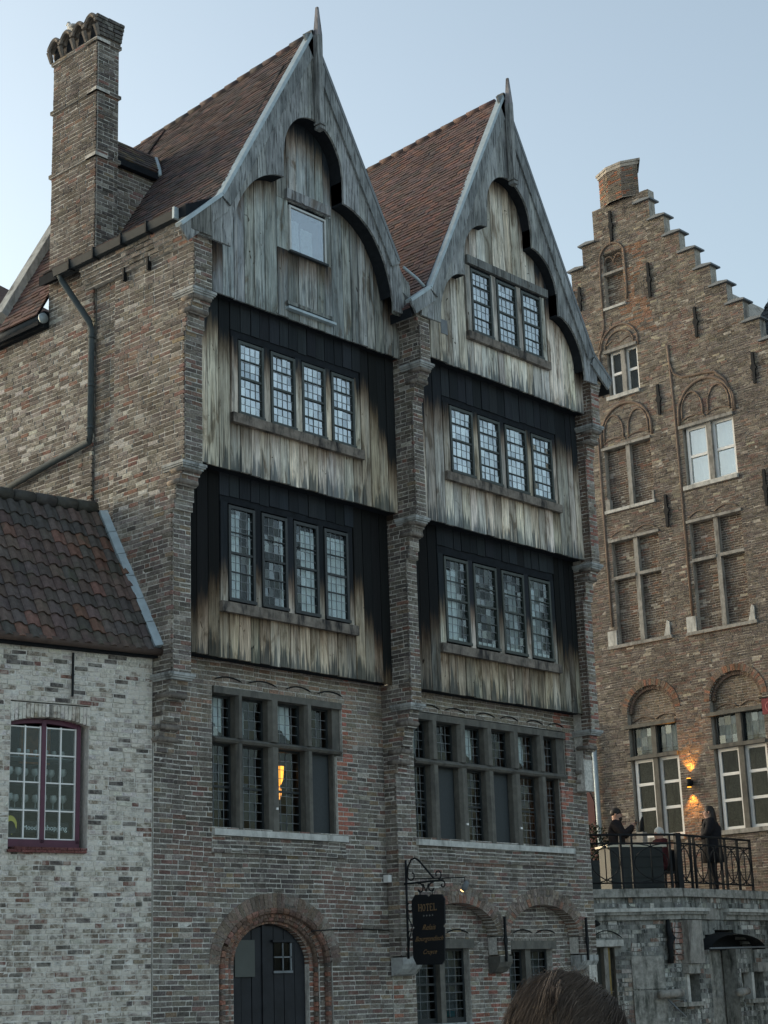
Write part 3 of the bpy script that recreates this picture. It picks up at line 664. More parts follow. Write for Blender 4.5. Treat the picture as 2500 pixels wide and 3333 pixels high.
# storeys
def storey(house, F, xl, xr, z0, ztop, o, wl, wr, sillz, band, side_sil, low_sil, tarL, tarR, tint, seams, nl, nr, hang=.0):
    ul = [xl + (wl - xl) * i / nl for i in range(nl + 1)]; ur = [wr + (xr - wr) * i / nr for i in range(nr + 1)]
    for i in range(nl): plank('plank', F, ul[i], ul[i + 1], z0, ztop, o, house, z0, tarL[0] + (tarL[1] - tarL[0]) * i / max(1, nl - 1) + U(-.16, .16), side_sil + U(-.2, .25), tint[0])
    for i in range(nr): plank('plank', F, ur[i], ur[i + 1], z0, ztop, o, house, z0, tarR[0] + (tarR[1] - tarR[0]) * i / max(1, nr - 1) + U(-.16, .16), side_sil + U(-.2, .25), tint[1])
    n = seams; us = [wl + (wr - wl) * i / n + (U(-.014, .014) if 0 < i < n else 0) for i in range(n + 1)]
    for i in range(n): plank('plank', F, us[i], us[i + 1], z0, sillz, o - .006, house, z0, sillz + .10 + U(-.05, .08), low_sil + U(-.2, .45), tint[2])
    for i in range(n): plank('head_plank', F, us[i], us[i + 1], band, ztop, o + .012, house, z0 - 2, -5, .0, 1.15)
    bk = MB()
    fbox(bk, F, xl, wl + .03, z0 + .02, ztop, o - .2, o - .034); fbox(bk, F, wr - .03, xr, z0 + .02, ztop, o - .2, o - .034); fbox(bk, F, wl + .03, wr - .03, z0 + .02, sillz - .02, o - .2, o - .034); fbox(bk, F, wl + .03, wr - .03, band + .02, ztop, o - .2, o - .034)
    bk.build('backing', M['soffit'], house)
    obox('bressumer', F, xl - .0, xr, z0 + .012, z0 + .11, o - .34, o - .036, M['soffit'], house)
def cas(starts, wd): return [(a, a + wd) for a in starts]
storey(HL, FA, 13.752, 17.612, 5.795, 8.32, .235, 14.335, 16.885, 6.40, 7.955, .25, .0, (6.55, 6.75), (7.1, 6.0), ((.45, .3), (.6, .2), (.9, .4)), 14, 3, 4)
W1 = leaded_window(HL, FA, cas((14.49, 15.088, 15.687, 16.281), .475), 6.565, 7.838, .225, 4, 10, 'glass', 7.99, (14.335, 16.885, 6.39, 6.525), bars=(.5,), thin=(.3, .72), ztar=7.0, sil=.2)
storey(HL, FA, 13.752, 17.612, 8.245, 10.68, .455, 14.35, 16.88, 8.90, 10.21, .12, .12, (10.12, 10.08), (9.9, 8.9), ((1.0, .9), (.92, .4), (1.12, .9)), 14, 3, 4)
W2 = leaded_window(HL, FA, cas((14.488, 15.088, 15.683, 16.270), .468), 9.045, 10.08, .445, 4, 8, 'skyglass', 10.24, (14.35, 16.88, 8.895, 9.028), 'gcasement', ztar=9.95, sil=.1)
for W_, z0, z1, o, mode in ((W1, 6.5, 7.85, .16, 1), (W2, 9.0, 10.1, .38, 2)):
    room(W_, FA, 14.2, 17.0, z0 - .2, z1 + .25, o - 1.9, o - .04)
for a, b, f in ((14.51, 14.73, 4), (14.90, 14.975, 2), (15.50, 15.60, 2), (15.86, 16.14, 6), (16.29, 16.75, 9)): curtain(W1, FA, a, b, 6.58, 7.74, .19, 'curtain', f)
curtain(W2, FA, 14.45, 16.80, 9.0, 10.12, .36, 'blind', 11, .010, 'blind')
# gable boards and attic window
AX, ZK = 15.63, 10.585
zoL = lambda s: 15.03 - 1.78 * s if s < 1.80 else 11.826 - .92 * (s - 1.80)
def ziL(s):
    if s < .6: return 12.88 + .77 * math.sqrt(max(0, 1 - (s / .6) ** 2))
    if s < 1.6: return max(11.15, 11.12 + 1.42 * math.sqrt(max(0, 1 - ((s - .55) / 1.06) ** 2)))
    return 11.17
u = 13.752
while u < 17.60:
    b = min(17.612, u + U(.15, .23))
    if 15.05 < b < 15.2: b = 15.12
    if 16.1 < b < 16.28: b = 16.20
    tz = lambda x: min(14.6, zoL(abs(x - AX)) + .02)
    sil = .95 if b < 16.5 else .78
    if 15.12 <= u < 16.19:
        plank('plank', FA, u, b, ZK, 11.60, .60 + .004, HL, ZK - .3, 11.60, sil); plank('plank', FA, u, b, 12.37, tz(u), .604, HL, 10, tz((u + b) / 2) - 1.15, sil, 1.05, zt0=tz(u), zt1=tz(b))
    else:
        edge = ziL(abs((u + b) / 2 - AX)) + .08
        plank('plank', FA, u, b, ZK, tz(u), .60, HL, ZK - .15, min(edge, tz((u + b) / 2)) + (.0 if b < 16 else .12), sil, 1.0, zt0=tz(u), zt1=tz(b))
    u = b
for a, b in ((15.12, 15.345), (16.085, 16.20)): plank('plank', FA, a, b, 11.6, 12.4, .603, HL, 9, 13.5, .9)
bk = MB()
prism(bk, FA, [(13.76, ZK + .02), (17.60, ZK + .02), (17.60, 11.4), (16.1, 14.0), (16.09, 11.6), (15.34, 11.6), (15.34, 14.3), (13.76, 11.4)], .45, .565); fbox(bk, FA, 15.34, 16.09, 12.32, 14.2, .45, .564); bk.build('backing', M['soffit'], HL)
obox('bressumer', FA, 13.752, 17.61, ZK + .012, ZK + .12, .26, .563, M['soffit'], HL)
aw = MB(); 
for (a, b, c, d) in ((15.345, 15.375, 11.605, 12.30), (16.045, 16.075, 11.605, 12.30), (15.375, 16.045, 12.27, 12.30)): fbox(aw, FA, a, b, c, d, .58, .628)
AW = aw.build('window', M['offwhite'], HL); obox('sill', FA, 15.335, 16.085, 11.575, 11.605, .58, .66, M['gutter'], AW)
obox('pane', FA, 15.375, 16.045, 11.605, 12.27, .606, .611, M['skyglass'], AW); room(AW, FA, 15.2, 16.2, 11.4, 12.5, -.9, .57)
curtain(AW, FA, 15.38, 15.60, 11.6, 12.12, .55, 'sheer', 2); curtain(AW, FA, 15.63, 15.86, 11.6, 12.05, .55, 'sheer', 2)
plank('drip_board', FA, 15.272, 16.162, 12.375, 12.525, .655, AW, 0, 40, 1., .8, th=.05)
plank('rail', FA, 15.25, 16.16, 10.775, 10.82, .65, HL, 9, 13, .95, .9, th=.04); obox('metal_drip', FA, 15.25, 16.19, 10.70, 10.735, .60, .68, M['zinc'], HL)
# barge boards
BL = thing and HL
barge_planks(HL, FA, AX, 2.20, 1.98, zoL, ziL, .85, (.6, 1.6))
for s_ in (-1, 1):
    e = 2.52 if s_ < 0 else 1.74
    pts = [(AX + s_ * q, zoL(q)) for q in ((.0, 1.80, 2.52) if s_ < 0 else (.0, 1.74))]
    rake(HL, FA, [(x, z + .012) for x, z in pts[:2]], .20, .885, .034, 'rake_board', 'barge', (.88, .9, .92, U(0, 1)))
    rake(HL, FA, [(x, z + .05) for x, z in pts], .05, .895, .12, 'verge_flashing', 'zinc' if s_ < 0 else 'lead')
rake(HL, FA, [(AX - 1.80, zoL(1.8) + .005), (AX - 2.52, zoL(2.52))], .22, .875, .03, 'rake_board', 'barge', (1, 1, 1, .7))
plank('rake_foot', FA, 13.30, 13.66, 11.19, 11.3, .888, HL, 9, 40, .9, 1., th=.03, zt0=11.36, zt1=11.66, mat='barge')
boxing(HL, FA, AX, 1.9, 1.6, ziL, .60, .812, (0, .6, 1.59))
finial(HL, FA, 15.685, 13.47, 14.98, 15.45, .885)
for a in (17.26, 17.40, 17.52): plank('valley_board', FA, a, a + .135, 11.14, 11.75, .80, HL, 9, 14, .95, 1., mat='barge')
# roof
sagL = lambda y: .085 * max(0, y - 15.15)
prL = [(13.27, 11.53), (13.83, 11.84), (AX, 15.0)]; prR = [(17.75, 11.25), (AX, 15.0)]
RL = roof_slab(HL, prL, prR, 15.19, 18.33, sagL)
TL = Pieces(); tiles(TL, prL, 15.20, 18.33, sagL, TILE); tiles(TL, prR, 15.20, 18.33, sagL, TILE, .1, .2); upL = [(14.35, 12.753), (AX, 15.0)]; tiles(TL, upL, 18.33, 19.1, lambda y: sagL(y) * .86, TILE); mesh_obj('roof_back', [(14.35, 18.33, 12.70), (AX, 18.33, 14.70), (AX, 19.1, 14.63), (14.35, 19.1, 12.65), (17.4, 18.33, 11.8), (17.4, 19.1, 11.8)], [(0, 1, 2, 3), (1, 4, 5, 2)], M['soffit'], RL); TL.flush(RL, 'tile', M['tile'], 'tiling')
ridge_tiles(RL, AX, 15.02, 15.25, 19.0, sagL, TILE)
# saddle roof behind the chimney
sd = Pieces(); 
def saddle(P):
    for r in range(7):
        for c in range(8):
            x = 13.84 + c * .15 - (.07 if r % 2 else 0); d = r * .085; y = 17.33 + d * .62; z = 13.24 + d * .80; y2 = y + .085 * 1.3 * .62; z2 = z + .085 * 1.3 * .8
            a, b = max(13.845, x), min(x + .147, 14.50 + r * .055 + .1)
            if b - a < .03: continue
            n_ = (-.8, .62); l = .024 + U(-.004, .004)
            V = [(a, y + n_[0] * l, z + n_[1] * l), (b, y + n_[0] * l, z + n_[1] * l), (a, y2 + n_[0] * .01, z2 + n_[1] * .01), (b, y2 + n_[0] * .01, z2 + n_[1] * .01), (a, y, z), (b, y, z)]
            P.add(V, [(0, 1, 3, 2), (4, 5, 1, 0), (4, 0, 2), (1, 5, 3)], choose([(3, (.085, .075, .07), 0), (1, (.16, .13, .09), 0), (1, (.11, .075, .065), 0)]), .012)
saddle(sd)
SD = mesh_obj('chimney_saddle', [(13.84, 17.33, 13.24), (14.66, 17.33, 13.24), (14.95, 17.76, 13.74), (13.84, 17.76, 13.74), (13.84, 18.2, 13.24), (14.66, 18.2, 13.24), (13.84, 17.33, 13.14), (14.62, 17.33, 13.14), (13.84, 17.42, 13.14), (14.6, 17.42, 13.14)], [(0, 1, 2, 3), (3, 2, 5, 4), (6, 7, 1, 0), (8, 9, 7, 6)], M['soffit'], HL)
sd.flush(SD, 'tile', M['tile'], 'tiling', 60)
otube('saddle_flashing', [(14.63, 17.31, 13.20), (14.72, 17.45, 13.42), (14.84, 17.66, 13.68)], .035, M['zinc'], SD, 6)
# gutter, brackets, rainwater pipe
g = MB(); gx = X0 - .20
V = []
for y in (15.36, 17.93):
    V += [(gx - .045, y, 11.49), (gx - .02, y, 11.385), (gx + .10, y, 11.365), (gx + .13, y, 11.49), (gx + .11, y, 11.49), (gx + .085, y, 11.39), (gx - .005, y, 11.405), (gx - .025, y, 11.49)]
g.add(V, [(i, (i + 1) % 8, (i + 1) % 8 + 8, i + 8) for i in range(8)] + [(0, 1, 2, 3, 4, 5, 6, 7)[::-1], tuple(range(8, 16))]); G = g.build('gutter', M['gutter'], HL)
obox('gutter_stop', Fr((0, 15.36, 0), (1, 0, 0), (0, -1, 0)), gx - .05, gx + .14, 11.37, 11.53, -.01, .03, M['zinc'], G)
for y in (15.9, 16.43, 17.02, 17.55): obox('bracket', FS, -y - .012, -y + .012, 11.36, 11.52, .135, .26, M['iron'], G)
for y in (16.1, 16.6): obox('cornice_anchor', FS, -y - .015, -y + .015, 10.95, 11.2, .0, .06, M['iron'], HL)
otube('rainwater_pipe', [(gx + .03, 17.86, 11.40), (gx + .05, 17.82, 11.30), (X0 - .07, 17.30, 10.56), (X0 - .07, 17.25, 10.42), (X0 - .07, 17.24, 8.95), (X0 - .07, 17.26, 8.83), (X0 - .07, 18.3, 8.70), (X0 - .07, 20.5, 8.40)], .045, M['pipe'], HL, 12)
for z in (10.3, 9.6, 9.0): otube('pipe_clip', [(X0 - .07, 17.24, z), (X0 - .07, 17.24, z + .04)], .052, M['pipe'], HL, 12)
# ground-floor window
GW1 = mullion_window(HL, FA, 14.43, 16.79, [(14.44, 14.845), (14.935, 15.425), (15.60, 16.10), (16.215, 16.65)], 3.665, 4.765, 4.83, 5.385, 5.472, -.15, screens=(3,), curt=[(0, .85, 'curtain'), (0, .5, 'curtain'), (0, .85, 'curtain'), (0, .42, 'curtain')])
arclets(HL, FA, [(14.444, 5.558, 0, 5.605, 14.93, 5.56), (15.033, 5.565, 0, 5.613, 15.557, 5.564), (15.717, 5.557, 0, 5.614, 16.209, 5.563), (16.321, 5.56, 0, 5.612, 16.813, 5.567)])
obox('boss', FA, 15.50, 15.53, 3.95, 3.98, .01, .03, M['white'], GW1)
# door
dr = MB(); pl = [(14.835, .05), (16.165, .05)] + arc((DC, DZ - .0), .665, .50, 0, math.pi, 24)
prism(dr, FA, pl, -.24, -.20); D = dr.build('door', M['doorwood'], HL)
for k, a in enumerate((14.85, 15.03, 15.21, 15.42, 15.60, 15.78, 15.97)):
    b = (15.02, 15.20, 15.375, 15.59, 15.77, 15.96, 16.15)[k]; m = MB(); xs = [a + (b - a) * q / 4 for q in range(5)]
    prism(m, FA, [(x, .06) for x in xs] + [(x, DZ - .03 + .50 * math.sqrt(max(0, 1 - ((x - DC) / .665) ** 2))) for x in xs[::-1]], -.2, -.172 + U(-.004, .004)); m.build('plank', M['doorwood'], D)
obox('door_edge', FA, 15.378, 15.418, .06, 2.50, -.2, -.15, M['doorwood'], D)
obox('notice_board', FA, 14.905, 15.245, 1.868, 2.318, -.18, -.150, M['notice'], D)
obox('pane', FA, 15.59, 15.90, 1.93, 2.28, -.17, -.160, M['darkglass'], D)
dm = MB()
for a, b, c, d in ((15.735, 15.75, 1.93, 2.28), (15.875, 15.90, 1.93, 2.28), (15.59, 15.90, 2.095, 2.112), (15.58, 15.92, 1.905, 1.935)): fbox(dm, FA, a, b, c, d, -.165, -.148)
dm.build('glazing_bar', M['lead'], D); obox('drip_board', FA, 15.55, 15.93, 2.29, 2.32, -.17, -.13, M['doorwood'], D)
otube('cable', [FA.p(16.1, 2.42, .01), FA.p(16.45, 2.44, .015), FA.p(17.0, 2.45, .012), FA.p(17.6, 2.44, .01)], .008, M['iron'], HL, 6)

# ================================================================== right timber-fronted house
HR = thing('timber_house', 'timber-fronted brick house beside the corner, pale cusped gable with a three-light window', 'house', (19.8, 15.8, 0), 'pair of timber-fronted houses')
PB = Pieces(); mo = MB()
A1, A2, AZ = (18.87, .845, .455), (20.85, .845, .455), 2.352
def intB(z):
    r = [(17.612 + .009, 22.135)]
    if 3.66 < z < 5.46: r = cut(r, 18.02, 21.65 if z > 4.75 else 21.46)
    if 3.37 < z < 3.60: r = cut(r, 18.03, 21.75)
    for c, a, b in (A1, A2):
        e = ell(z, AZ, a + .12, b + .115) if z > AZ else a + .0
        if e > 0: r = cut(r, c - e, c + e)
    return r
def palB(u, z):
    if 21.45 < u < 21.75 and z > 3.7 and random.random() < .5: return choose([(1, (.35, .15, .11), .1)])
    if z > 5.4: return choose([(3, (.25, .215, .17), .1), (2, (.21, .18, .15), .1)])
    return patchy(MAIN, u, z, 4.)
masonry(PB, mo, FB, snap(2.07), 5.80, H, intB, palB, thick=.2, trim=(.012, 0))
masonry(PB, mo, FB, 3.43, 3.58, .05, lambda z: [(18.035, 21.745)], lambda u, z: choose(GREY), off=lambda z: .012)
masonry(PB, mo, FB, 3.375, 3.43, .055, lambda z: [(18.03, 21.75)], lambda u, z: choose(GREY), off=lambda z: .035)
for c, a, b in (A1, A2):
    ring(PB, mo, FB, (c, AZ), a - .0, b, a + .12, b + .115, 0, math.pi, 34, -.2, .003, lambda u, z: choose([(3, (.17, .135, .11), .1), (2, (.25, .14, .105), .05), (2, (.22, .18, .15), .2)]))
    ring(PB, mo, FB, (c, AZ), a + .12, b + .115, a + .20, b + .24, .25, math.pi - .25, 34, -.1, .0, lambda u, z: choose([(3, (.19, .155, .13), .2), (2, (.27, .22, .18), .3)]))
# recessed wall below the corbels
FL2 = Fr((0, 15.985, 0), (1, 0, 0), (0, -1, 0))
def intC(z):
    r = [(17.66, 22.12)]
    if z < 2.30: r = cut(r, 18.13, 19.30); r = cut(r, 20.20, 21.26)
    return r
masonry(PB, mo, FL2, snap(.8), 2.86, H, intC, lambda u, z: choose([(3, (.30, .275, .235), .8), (2, (.28, .13, .10), .1), (3, (.20, .165, .14), .4)]) if z < 1.9 else choose(MAIN), joint=.013)
# pilasters: middle one with its long left return, right one
FP2 = Fr((17.612, 0, 0), (0, -1, 0), (-1, 0, 0)); FP3 = Fr((21.872, 0, 0), (0, -1, 0), (-1, 0, 0))
masonry(PB, mo, FB, snap(4.56), 11.25, H, lambda z: [(17.636 - flare(z), 17.835)], lambda u, z: choose(MAIN), L=.16, off=prof, thick=.45)
masonry(PB, mo, FP2, snap(2.07), 11.25, H, lambda z: [(-16.0 if z < 5.8 else -15.85 + (0 if z < 8.2 else .2), -(15.78 - prof(z)))], lambda u, z: choose(GREY if z > 5.8 else MAIN), off=lambda z: flare(z), trim=(0, .04))
masonry(PB, mo, FB, snap(4.56), 11.25, H, lambda z: [(21.896, 22.10 + flare(z))], lambda u, z: choose([(2, (.34, .31, .27), .8), (2, (.28, .135, .105), .1), (3, (.22, .19, .16), .5)]), L=.16, off=prof, thick=.45)
masonry(PB, mo, FP3, snap(4.56), 11.25, H, lambda z: [(-15.62 + (0 if z < 8.2 else .2), -(15.78 - prof(z)))], lambda u, z: choose([(2, (.12, .09, .075), .1), (1, (.17, .12, .095), .1)]), trim=(0, .04))
FE = Fr((22.13, 0, 0), (0, 1, 0), (1, 0, 0))
fbox(mo, FE, 15.80, 20.6, 0, 11.2, -.2, 0)
mo.build('wall', M['mortar'], HR); PB.flush(HR, 'brick', M['brick'], 'brickwork')
for a, b in ((17.635, 17.815), (21.90, 22.08)):
    rolls(HR, FB, a, b, (4.70, 4.845, 5.22, 7.91, 8.06, 10.175, 10.34), M['corbelbrick'])
    for z, o in ((5.405, .33), (8.065, .555), (10.365, .76)): capstone(HR, FB, FP2, a - .02, b + .02, z, o, 0)
# corbels carrying the overhang, iron rods in front
for k, (a, b) in enumerate(((17.62, 18.02), (19.715, 20.0), (21.71, 22.13))):
    m = MB(); pts = [(-.2, 2.07), (.02, 2.07), (.02, 1.985), (-.02, 1.92), (-.10, 1.85), (-.2, 1.83)]
    V = [FB.p(a, z, o) for o, z in pts] + [FB.p(b, z, o) for o, z in pts]
    m.add(V, [tuple(range(6)), tuple(range(11, 5, -1))] + [(i, i + 6, (i + 1) % 6 + 6, (i + 1) % 6) for i in range(6)]); m.build('corbel', M['paintstone'] if k == 1 else M['stone'], HR)
for u_ in (19.83, 21.83):
    m = MB(); prism(m, FB, [(u_ - .012, 1.99), (u_ + .012, 1.99), (u_ + .018, 2.2), (u_ + .034, 2.28), (u_ + .018, 2.36), (u_ + .014, 2.62), (u_ - .014, 2.62), (u_ - .018, 2.36), (u_ - .034, 2.28), (u_ - .018, 2.2)], .03, .06); m.build('wall_anchor', M['iron'], HR)
storey(HR, FB, 17.835, 21.872, 5.745, 8.30, .215, 18.445, 21.31, 6.34, 7.935, .5, .05, (6.6, 6.7), (6.85, 6.6), ((.42, .45), (.5, .5), (.82, .45)), 15, 3, 4)
W3 = leaded_window(HR, FB, cas((18.592, 19.27, 19.947, 20.624), .555), 6.51, 7.785, .205, 4, 10, 'glass', 7.97, (18.445, 21.31, 6.33, 6.463), 'gcasement', thin=(.3, .72), ztar=7.05, sil=.35)
storey(HR, FB, 17.835, 21.872, 8.21, 10.70, .435, 18.45, 21.285, 8.885, 10.21, .30, .10, (9.85, 10.05), (9.95, 9.85), (1.05, .95, 1.22), 15, 3, 4)
W4 = leaded_window(HR, FB, cas((18.612, 19.277, 19.943, 20.612), .543), 9.045, 10.085, .425, 4, 8, 'skyglass', 10.24, (18.45, 21.285, 8.885, 9.015), 'gcasement', ztar=10.0, sil=.2)
for W_, z0, z1, o in ((W3, 6.5, 7.85, .14), (W4, 9.0, 10.1, .36)): room(W_, FB, 18.3, 21.5, z0 - .2, z1 + .25, o - 1.9, o - .04)
for a, b, f in ((18.64, 18.93, 5), (20.15, 20.35, 4), (20.66, 20.83, 3)): curtain(W3, FB, a, b, 6.5, 7.60, .17, 'curtain' if a != 20.15 else 'sheer', f)
curtain(W3, FB, 20.84, 21.12, 6.5, 7.8, .07, 'sheer', 4); curtain(W3, FB, 18.95, 19.11, 6.5, 7.8, .07, 'sheer', 3)
for a in (18.66, 19.33, 20.01, 20.70): obox('draught_roll', FB, a, a + .40, 6.56, 6.60, .13, .19, M['white'], W3)
curtain(W4, FB, 18.55, 21.25, 9.0, 10.12, .34, 'blind', 13, .010, 'blind')
# gable
AXR, ZG = 19.87, 10.655
zoR = lambda s: 15.62 - 1.93 * s if s < 2.08 else 11.606 - .75 * (s - 2.08)
def ziR(s):
    if s < .57: return 13.43 + .71 * math.sqrt(max(0, 1 - (s / .57) ** 2))
    if s < 1.185: return 12.4 + .71 * math.sqrt(max(0, 1 - ((s - .55) / .64) ** 2))
    if s < 1.82: return max(11.15, 11.2 + .90 * math.sqrt(max(0, 1 - ((s - 1.2) / .62) ** 2)))
    return 11.15
u = 17.835
while u < 21.86:
    b = min(21.872, u + U(.14, .22))
    if 18.82 < b < 18.96: b = 18.89
    if 20.88 < b < 21.03: b = 20.96
    tz = lambda x: min(15.1, zoR(abs(x - AXR)) + .02)
    sil = U(.05, .55)
    if 18.89 <= u < 20.95:
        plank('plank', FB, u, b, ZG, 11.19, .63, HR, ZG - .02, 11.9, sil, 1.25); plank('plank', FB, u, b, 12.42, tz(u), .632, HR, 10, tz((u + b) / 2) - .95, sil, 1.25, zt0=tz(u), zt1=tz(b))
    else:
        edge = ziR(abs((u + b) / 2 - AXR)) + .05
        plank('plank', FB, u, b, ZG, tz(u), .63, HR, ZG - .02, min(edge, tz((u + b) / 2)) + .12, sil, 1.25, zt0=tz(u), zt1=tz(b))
    u = b
bk = MB()
prism(bk, FB, [(17.84, ZG + .02), (21.87, ZG + .02), (21.87, 11.4), (20.96, 13.2), (20.96, 11.2), (18.89, 11.2), (18.89, 13.5), (17.84, 11.4)], .45, .595); fbox(bk, FB, 18.89, 20.96, 12.45, 13.2, .45, .594); fbox(bk, FB, 19.3, 20.4, 13.2, 14.4, .45, .594); bk.build('backing', M['soffit'], HR)
obox('bressumer', FB, 17.835, 21.87, ZG + .012, ZG + .12, .24, .593, M['soffit'], HR)
W5 = leaded_window(HR, FB, cas((19.022, 19.66, 20.295), .505), 11.325, 12.38, .635, 4, 8, 'skyglass', 12.46, (18.876, 20.94, 11.17, 11.298), 'gcasement', ztar=13, sil=.55)
plank('drip_board', FB, 18.915, 20.985, 12.44, 12.57, .70, W5, 0, 40, 1., .55, th=.08)
room(W5, FB, 18.95, 20.9, 11.25, 12.44, -1.2, .59); curtain(W5, FB, 18.98, 20.85, 11.25, 12.42, .56, 'blind', 8, .010, 'blind')
obox('patch', FB, 18.27, 18.42, 11.10, 11.33, .632, .645, M['lead'], HR)
barge_planks(HR, FB, AXR, 2.25, 2.15, zoR, ziR, .83, (.57, 1.185, 1.82))
for s_ in (-1, 1):
    pts = [(AXR + s_ * q, zoR(q)) for q in (.0, 2.08, 2.53)]
    rake(HR, FB, [(x, z + .012) for x, z in pts], .20, .865, .034, 'rake_board', 'barge', (.88, .9, .92, U(0, 1)))
    rake(HR, FB, [(x, z + .05) for x, z in pts], .05, .875, .12, 'verge_flashing', 'zinc' if s_ < 0 else 'lead')
boxing(HR, FB, AXR, 1.9, 1.9, ziR, .63, .792, (0, .57, 1.185, 1.815))
finial(HR, FB, 19.925, 14.02, 15.45, 15.93, .865)
sagR = lambda y: .07 * max(0, y - 14.95)
prL = [(17.42, 11.22), (17.77, 11.62), (AXR, 15.58)]; prR = [(22.42, 11.25), (21.97, 11.62), (AXR, 15.58)]
RR = roof_slab(HR, prL, prR, 14.99, 20.6, sagR)
TL = Pieces(); tiles(TL, prL, 15.0, 20.6, sagR, TILE2); tiles(TL, prR, 15.0, 20.6, sagR, TILE2, .1, .2); TL.flush(RR, 'tile', M['tile'], 'tiling')
ridge_tiles(RR, AXR, 15.61, 15.1, 20.4, sagR, TILE2)
V = [(17.55, 15.02, 11.32), (17.78, 15.02, 11.30), (17.78, 20.4, 11.42), (17.55, 20.4, 11.42), (17.30, 15.3, 11.75), (17.30, 20.4, 11.9)]
mesh_obj('valley_gutter', V, [(0, 1, 2, 3), (4, 0, 3, 5)], M['lead'], HR)
otube('valley_pipe', [(17.36, 15.05, 11.86), (17.58, 14.98, 11.72), (17.70, 14.95, 11.62)], .022, M['zinc'], HR, 6)
GW2 = mullion_window(HR, FB, 18.03, 21.64, [(18.03, 18.41), (18.555, 19.03), (19.20, 19.66), (19.815, 20.29), (20.455, 20.95), (21.09, 21.46)], 3.66, 4.725, 4.805, 5.36, 5.455, -.15, screens=(1, 3), curt=[(0, .8, 'sheer'), (0, .35, 'curtain'), (0, .85, 'curtain'), (0, .4, 'sheer'), (0, .8, 'curtain'), (0, .9, 'sheer')])
arclets(HR, FB, [(18.20, 5.53, 0, 5.58, 18.62, 5.53), (18.72, 5.53, 0, 5.58, 19.22, 5.53), (19.44, 5.53, 0, 5.58, 19.90, 5.53), (20.01, 5.53, 0, 5.58, 20.46, 5.53), (20.66, 5.53, 0, 5.58, 21.08, 5.53), (21.20, 5.53, 0, 5.58, 21.62, 5.53)])
for u_ in (19.11, 20.37): obox('boss', FB, u_ - .02, u_ + .02, 3.90, 3.93, .012, .035, M['white'], GW2)
# small ground-floor windows under the arches
for (a, b, m0, m1, zl, zt) in ((18.15, 19.28, 18.66, 18.765, 2.19, 2.315), (20.22, 21.24, 20.62, 20.745, 2.17, 2.29)):
    W_ = obox('window', FL2, a - .03, b + .10, zl, zt, -.12, .03, M['paintstone'], HR)
    obox('mullion', FL2, m0, m1, 1.0, zl, -.14, -.02, M['paintstone'], W_)
    for (c, d) in ((a, m0), (m1, b)):
        m = MB(); f = .035; o = -.12
        fbox(m, FL2, c, c + f, 1.18, zl, o - .03, o + .02); fbox(m, FL2, d - f, d, 1.18, zl, o - .03, o + .02); fbox(m, FL2, c + f, d - f, 1.18, 1.25, o - .03, o + .018); fbox(m, FL2, c + f, d - f, zl - f, zl, o - .03, o + .018); fbox(m, FL2, c + f, d - f, 1.69, 1.72, o - .02, o + .022)
        m.build('casement', M['casement'], W_); panes(HR, W_, FL2, c + f, d - f, 1.25, zl - f, o, 3, 8, 'darkglass')
        curtain(W_, FL2, c, d, 1.2, zl, o - .12, 'sheer', 5)
    obox('sill', FL2, a - .02, b + .02, 1.10, 1.18, -.15, .03, M['stone'], W_); room(W_, FL2, a - .1, b + .1, .9, zl + .05, -1.6, -.16)
    arclets(HR, FL2, [(a + .08, 2.395, 0, 2.45, a + .58, 2.395), (a + .64, 2.395, 0, 2.45, a + 1.14, 2.395)], .008)
obox('folded_cloth', FL2, 18.93, 19.11, 1.26, 1.34, -.22, -.16, M['teal'], HR)

# ================================================================== low limewashed house at the left
WH = thing('white_brick_house', 'low house of worn limewashed brick with a pantile roof and plum-framed shop window', 'house', FW.p(-1.5, 0, 0))
PB = Pieces(); mo = MB()
WC, WA = -1.385, .505
def wtop(u): return 4.80 + .075 * (1 - ((u - WC) / WA) ** 2)
def intW(z):
    r = [(-2.9, -.012)]
    if 3.36 < z < 4.80: r = cut(r, -1.89, -.88)
    elif 4.80 <= z < 5.03: r = cut(r, -1.90, -.865)
    return r
masonry(PB, mo, FW, snap(.8), 5.74, .059, intW, lambda u, z: choose(WHITE if z > 3.0 + .3 * math.sin(u * 3) else LOWW), L=.19, joint=.014, wild=.008, rec=.009)
n = 21
for i in range(n):
    a = -1.90 + 1.035 * i / n; b = -1.90 + 1.035 * (i + 1) / n; t = -.16 * ((a + b) / 2 - WC)
    V = boxv(FW, a + .005, b - .005, wtop((a + b) / 2), 5.025, -.2, U(-.004, .006)); PB.add(V, BOXF, choose(WHITE), .012)
fbox(mo, FW, -1.90, -.865, 4.885, 5.03, -.24, -.01)
for i in range(6):
    for j in range(2):
        a = -1.905 + 1.0 * i / 6 + (.08 if j else 0); V = boxv(FW, a, min(a + .16, -.905), 3.302 + j * .032, 3.331 + j * .032, -.12, .045); PB.add(V, BOXF, choose([(1, (.15, .06, .055), 0)]), .006)
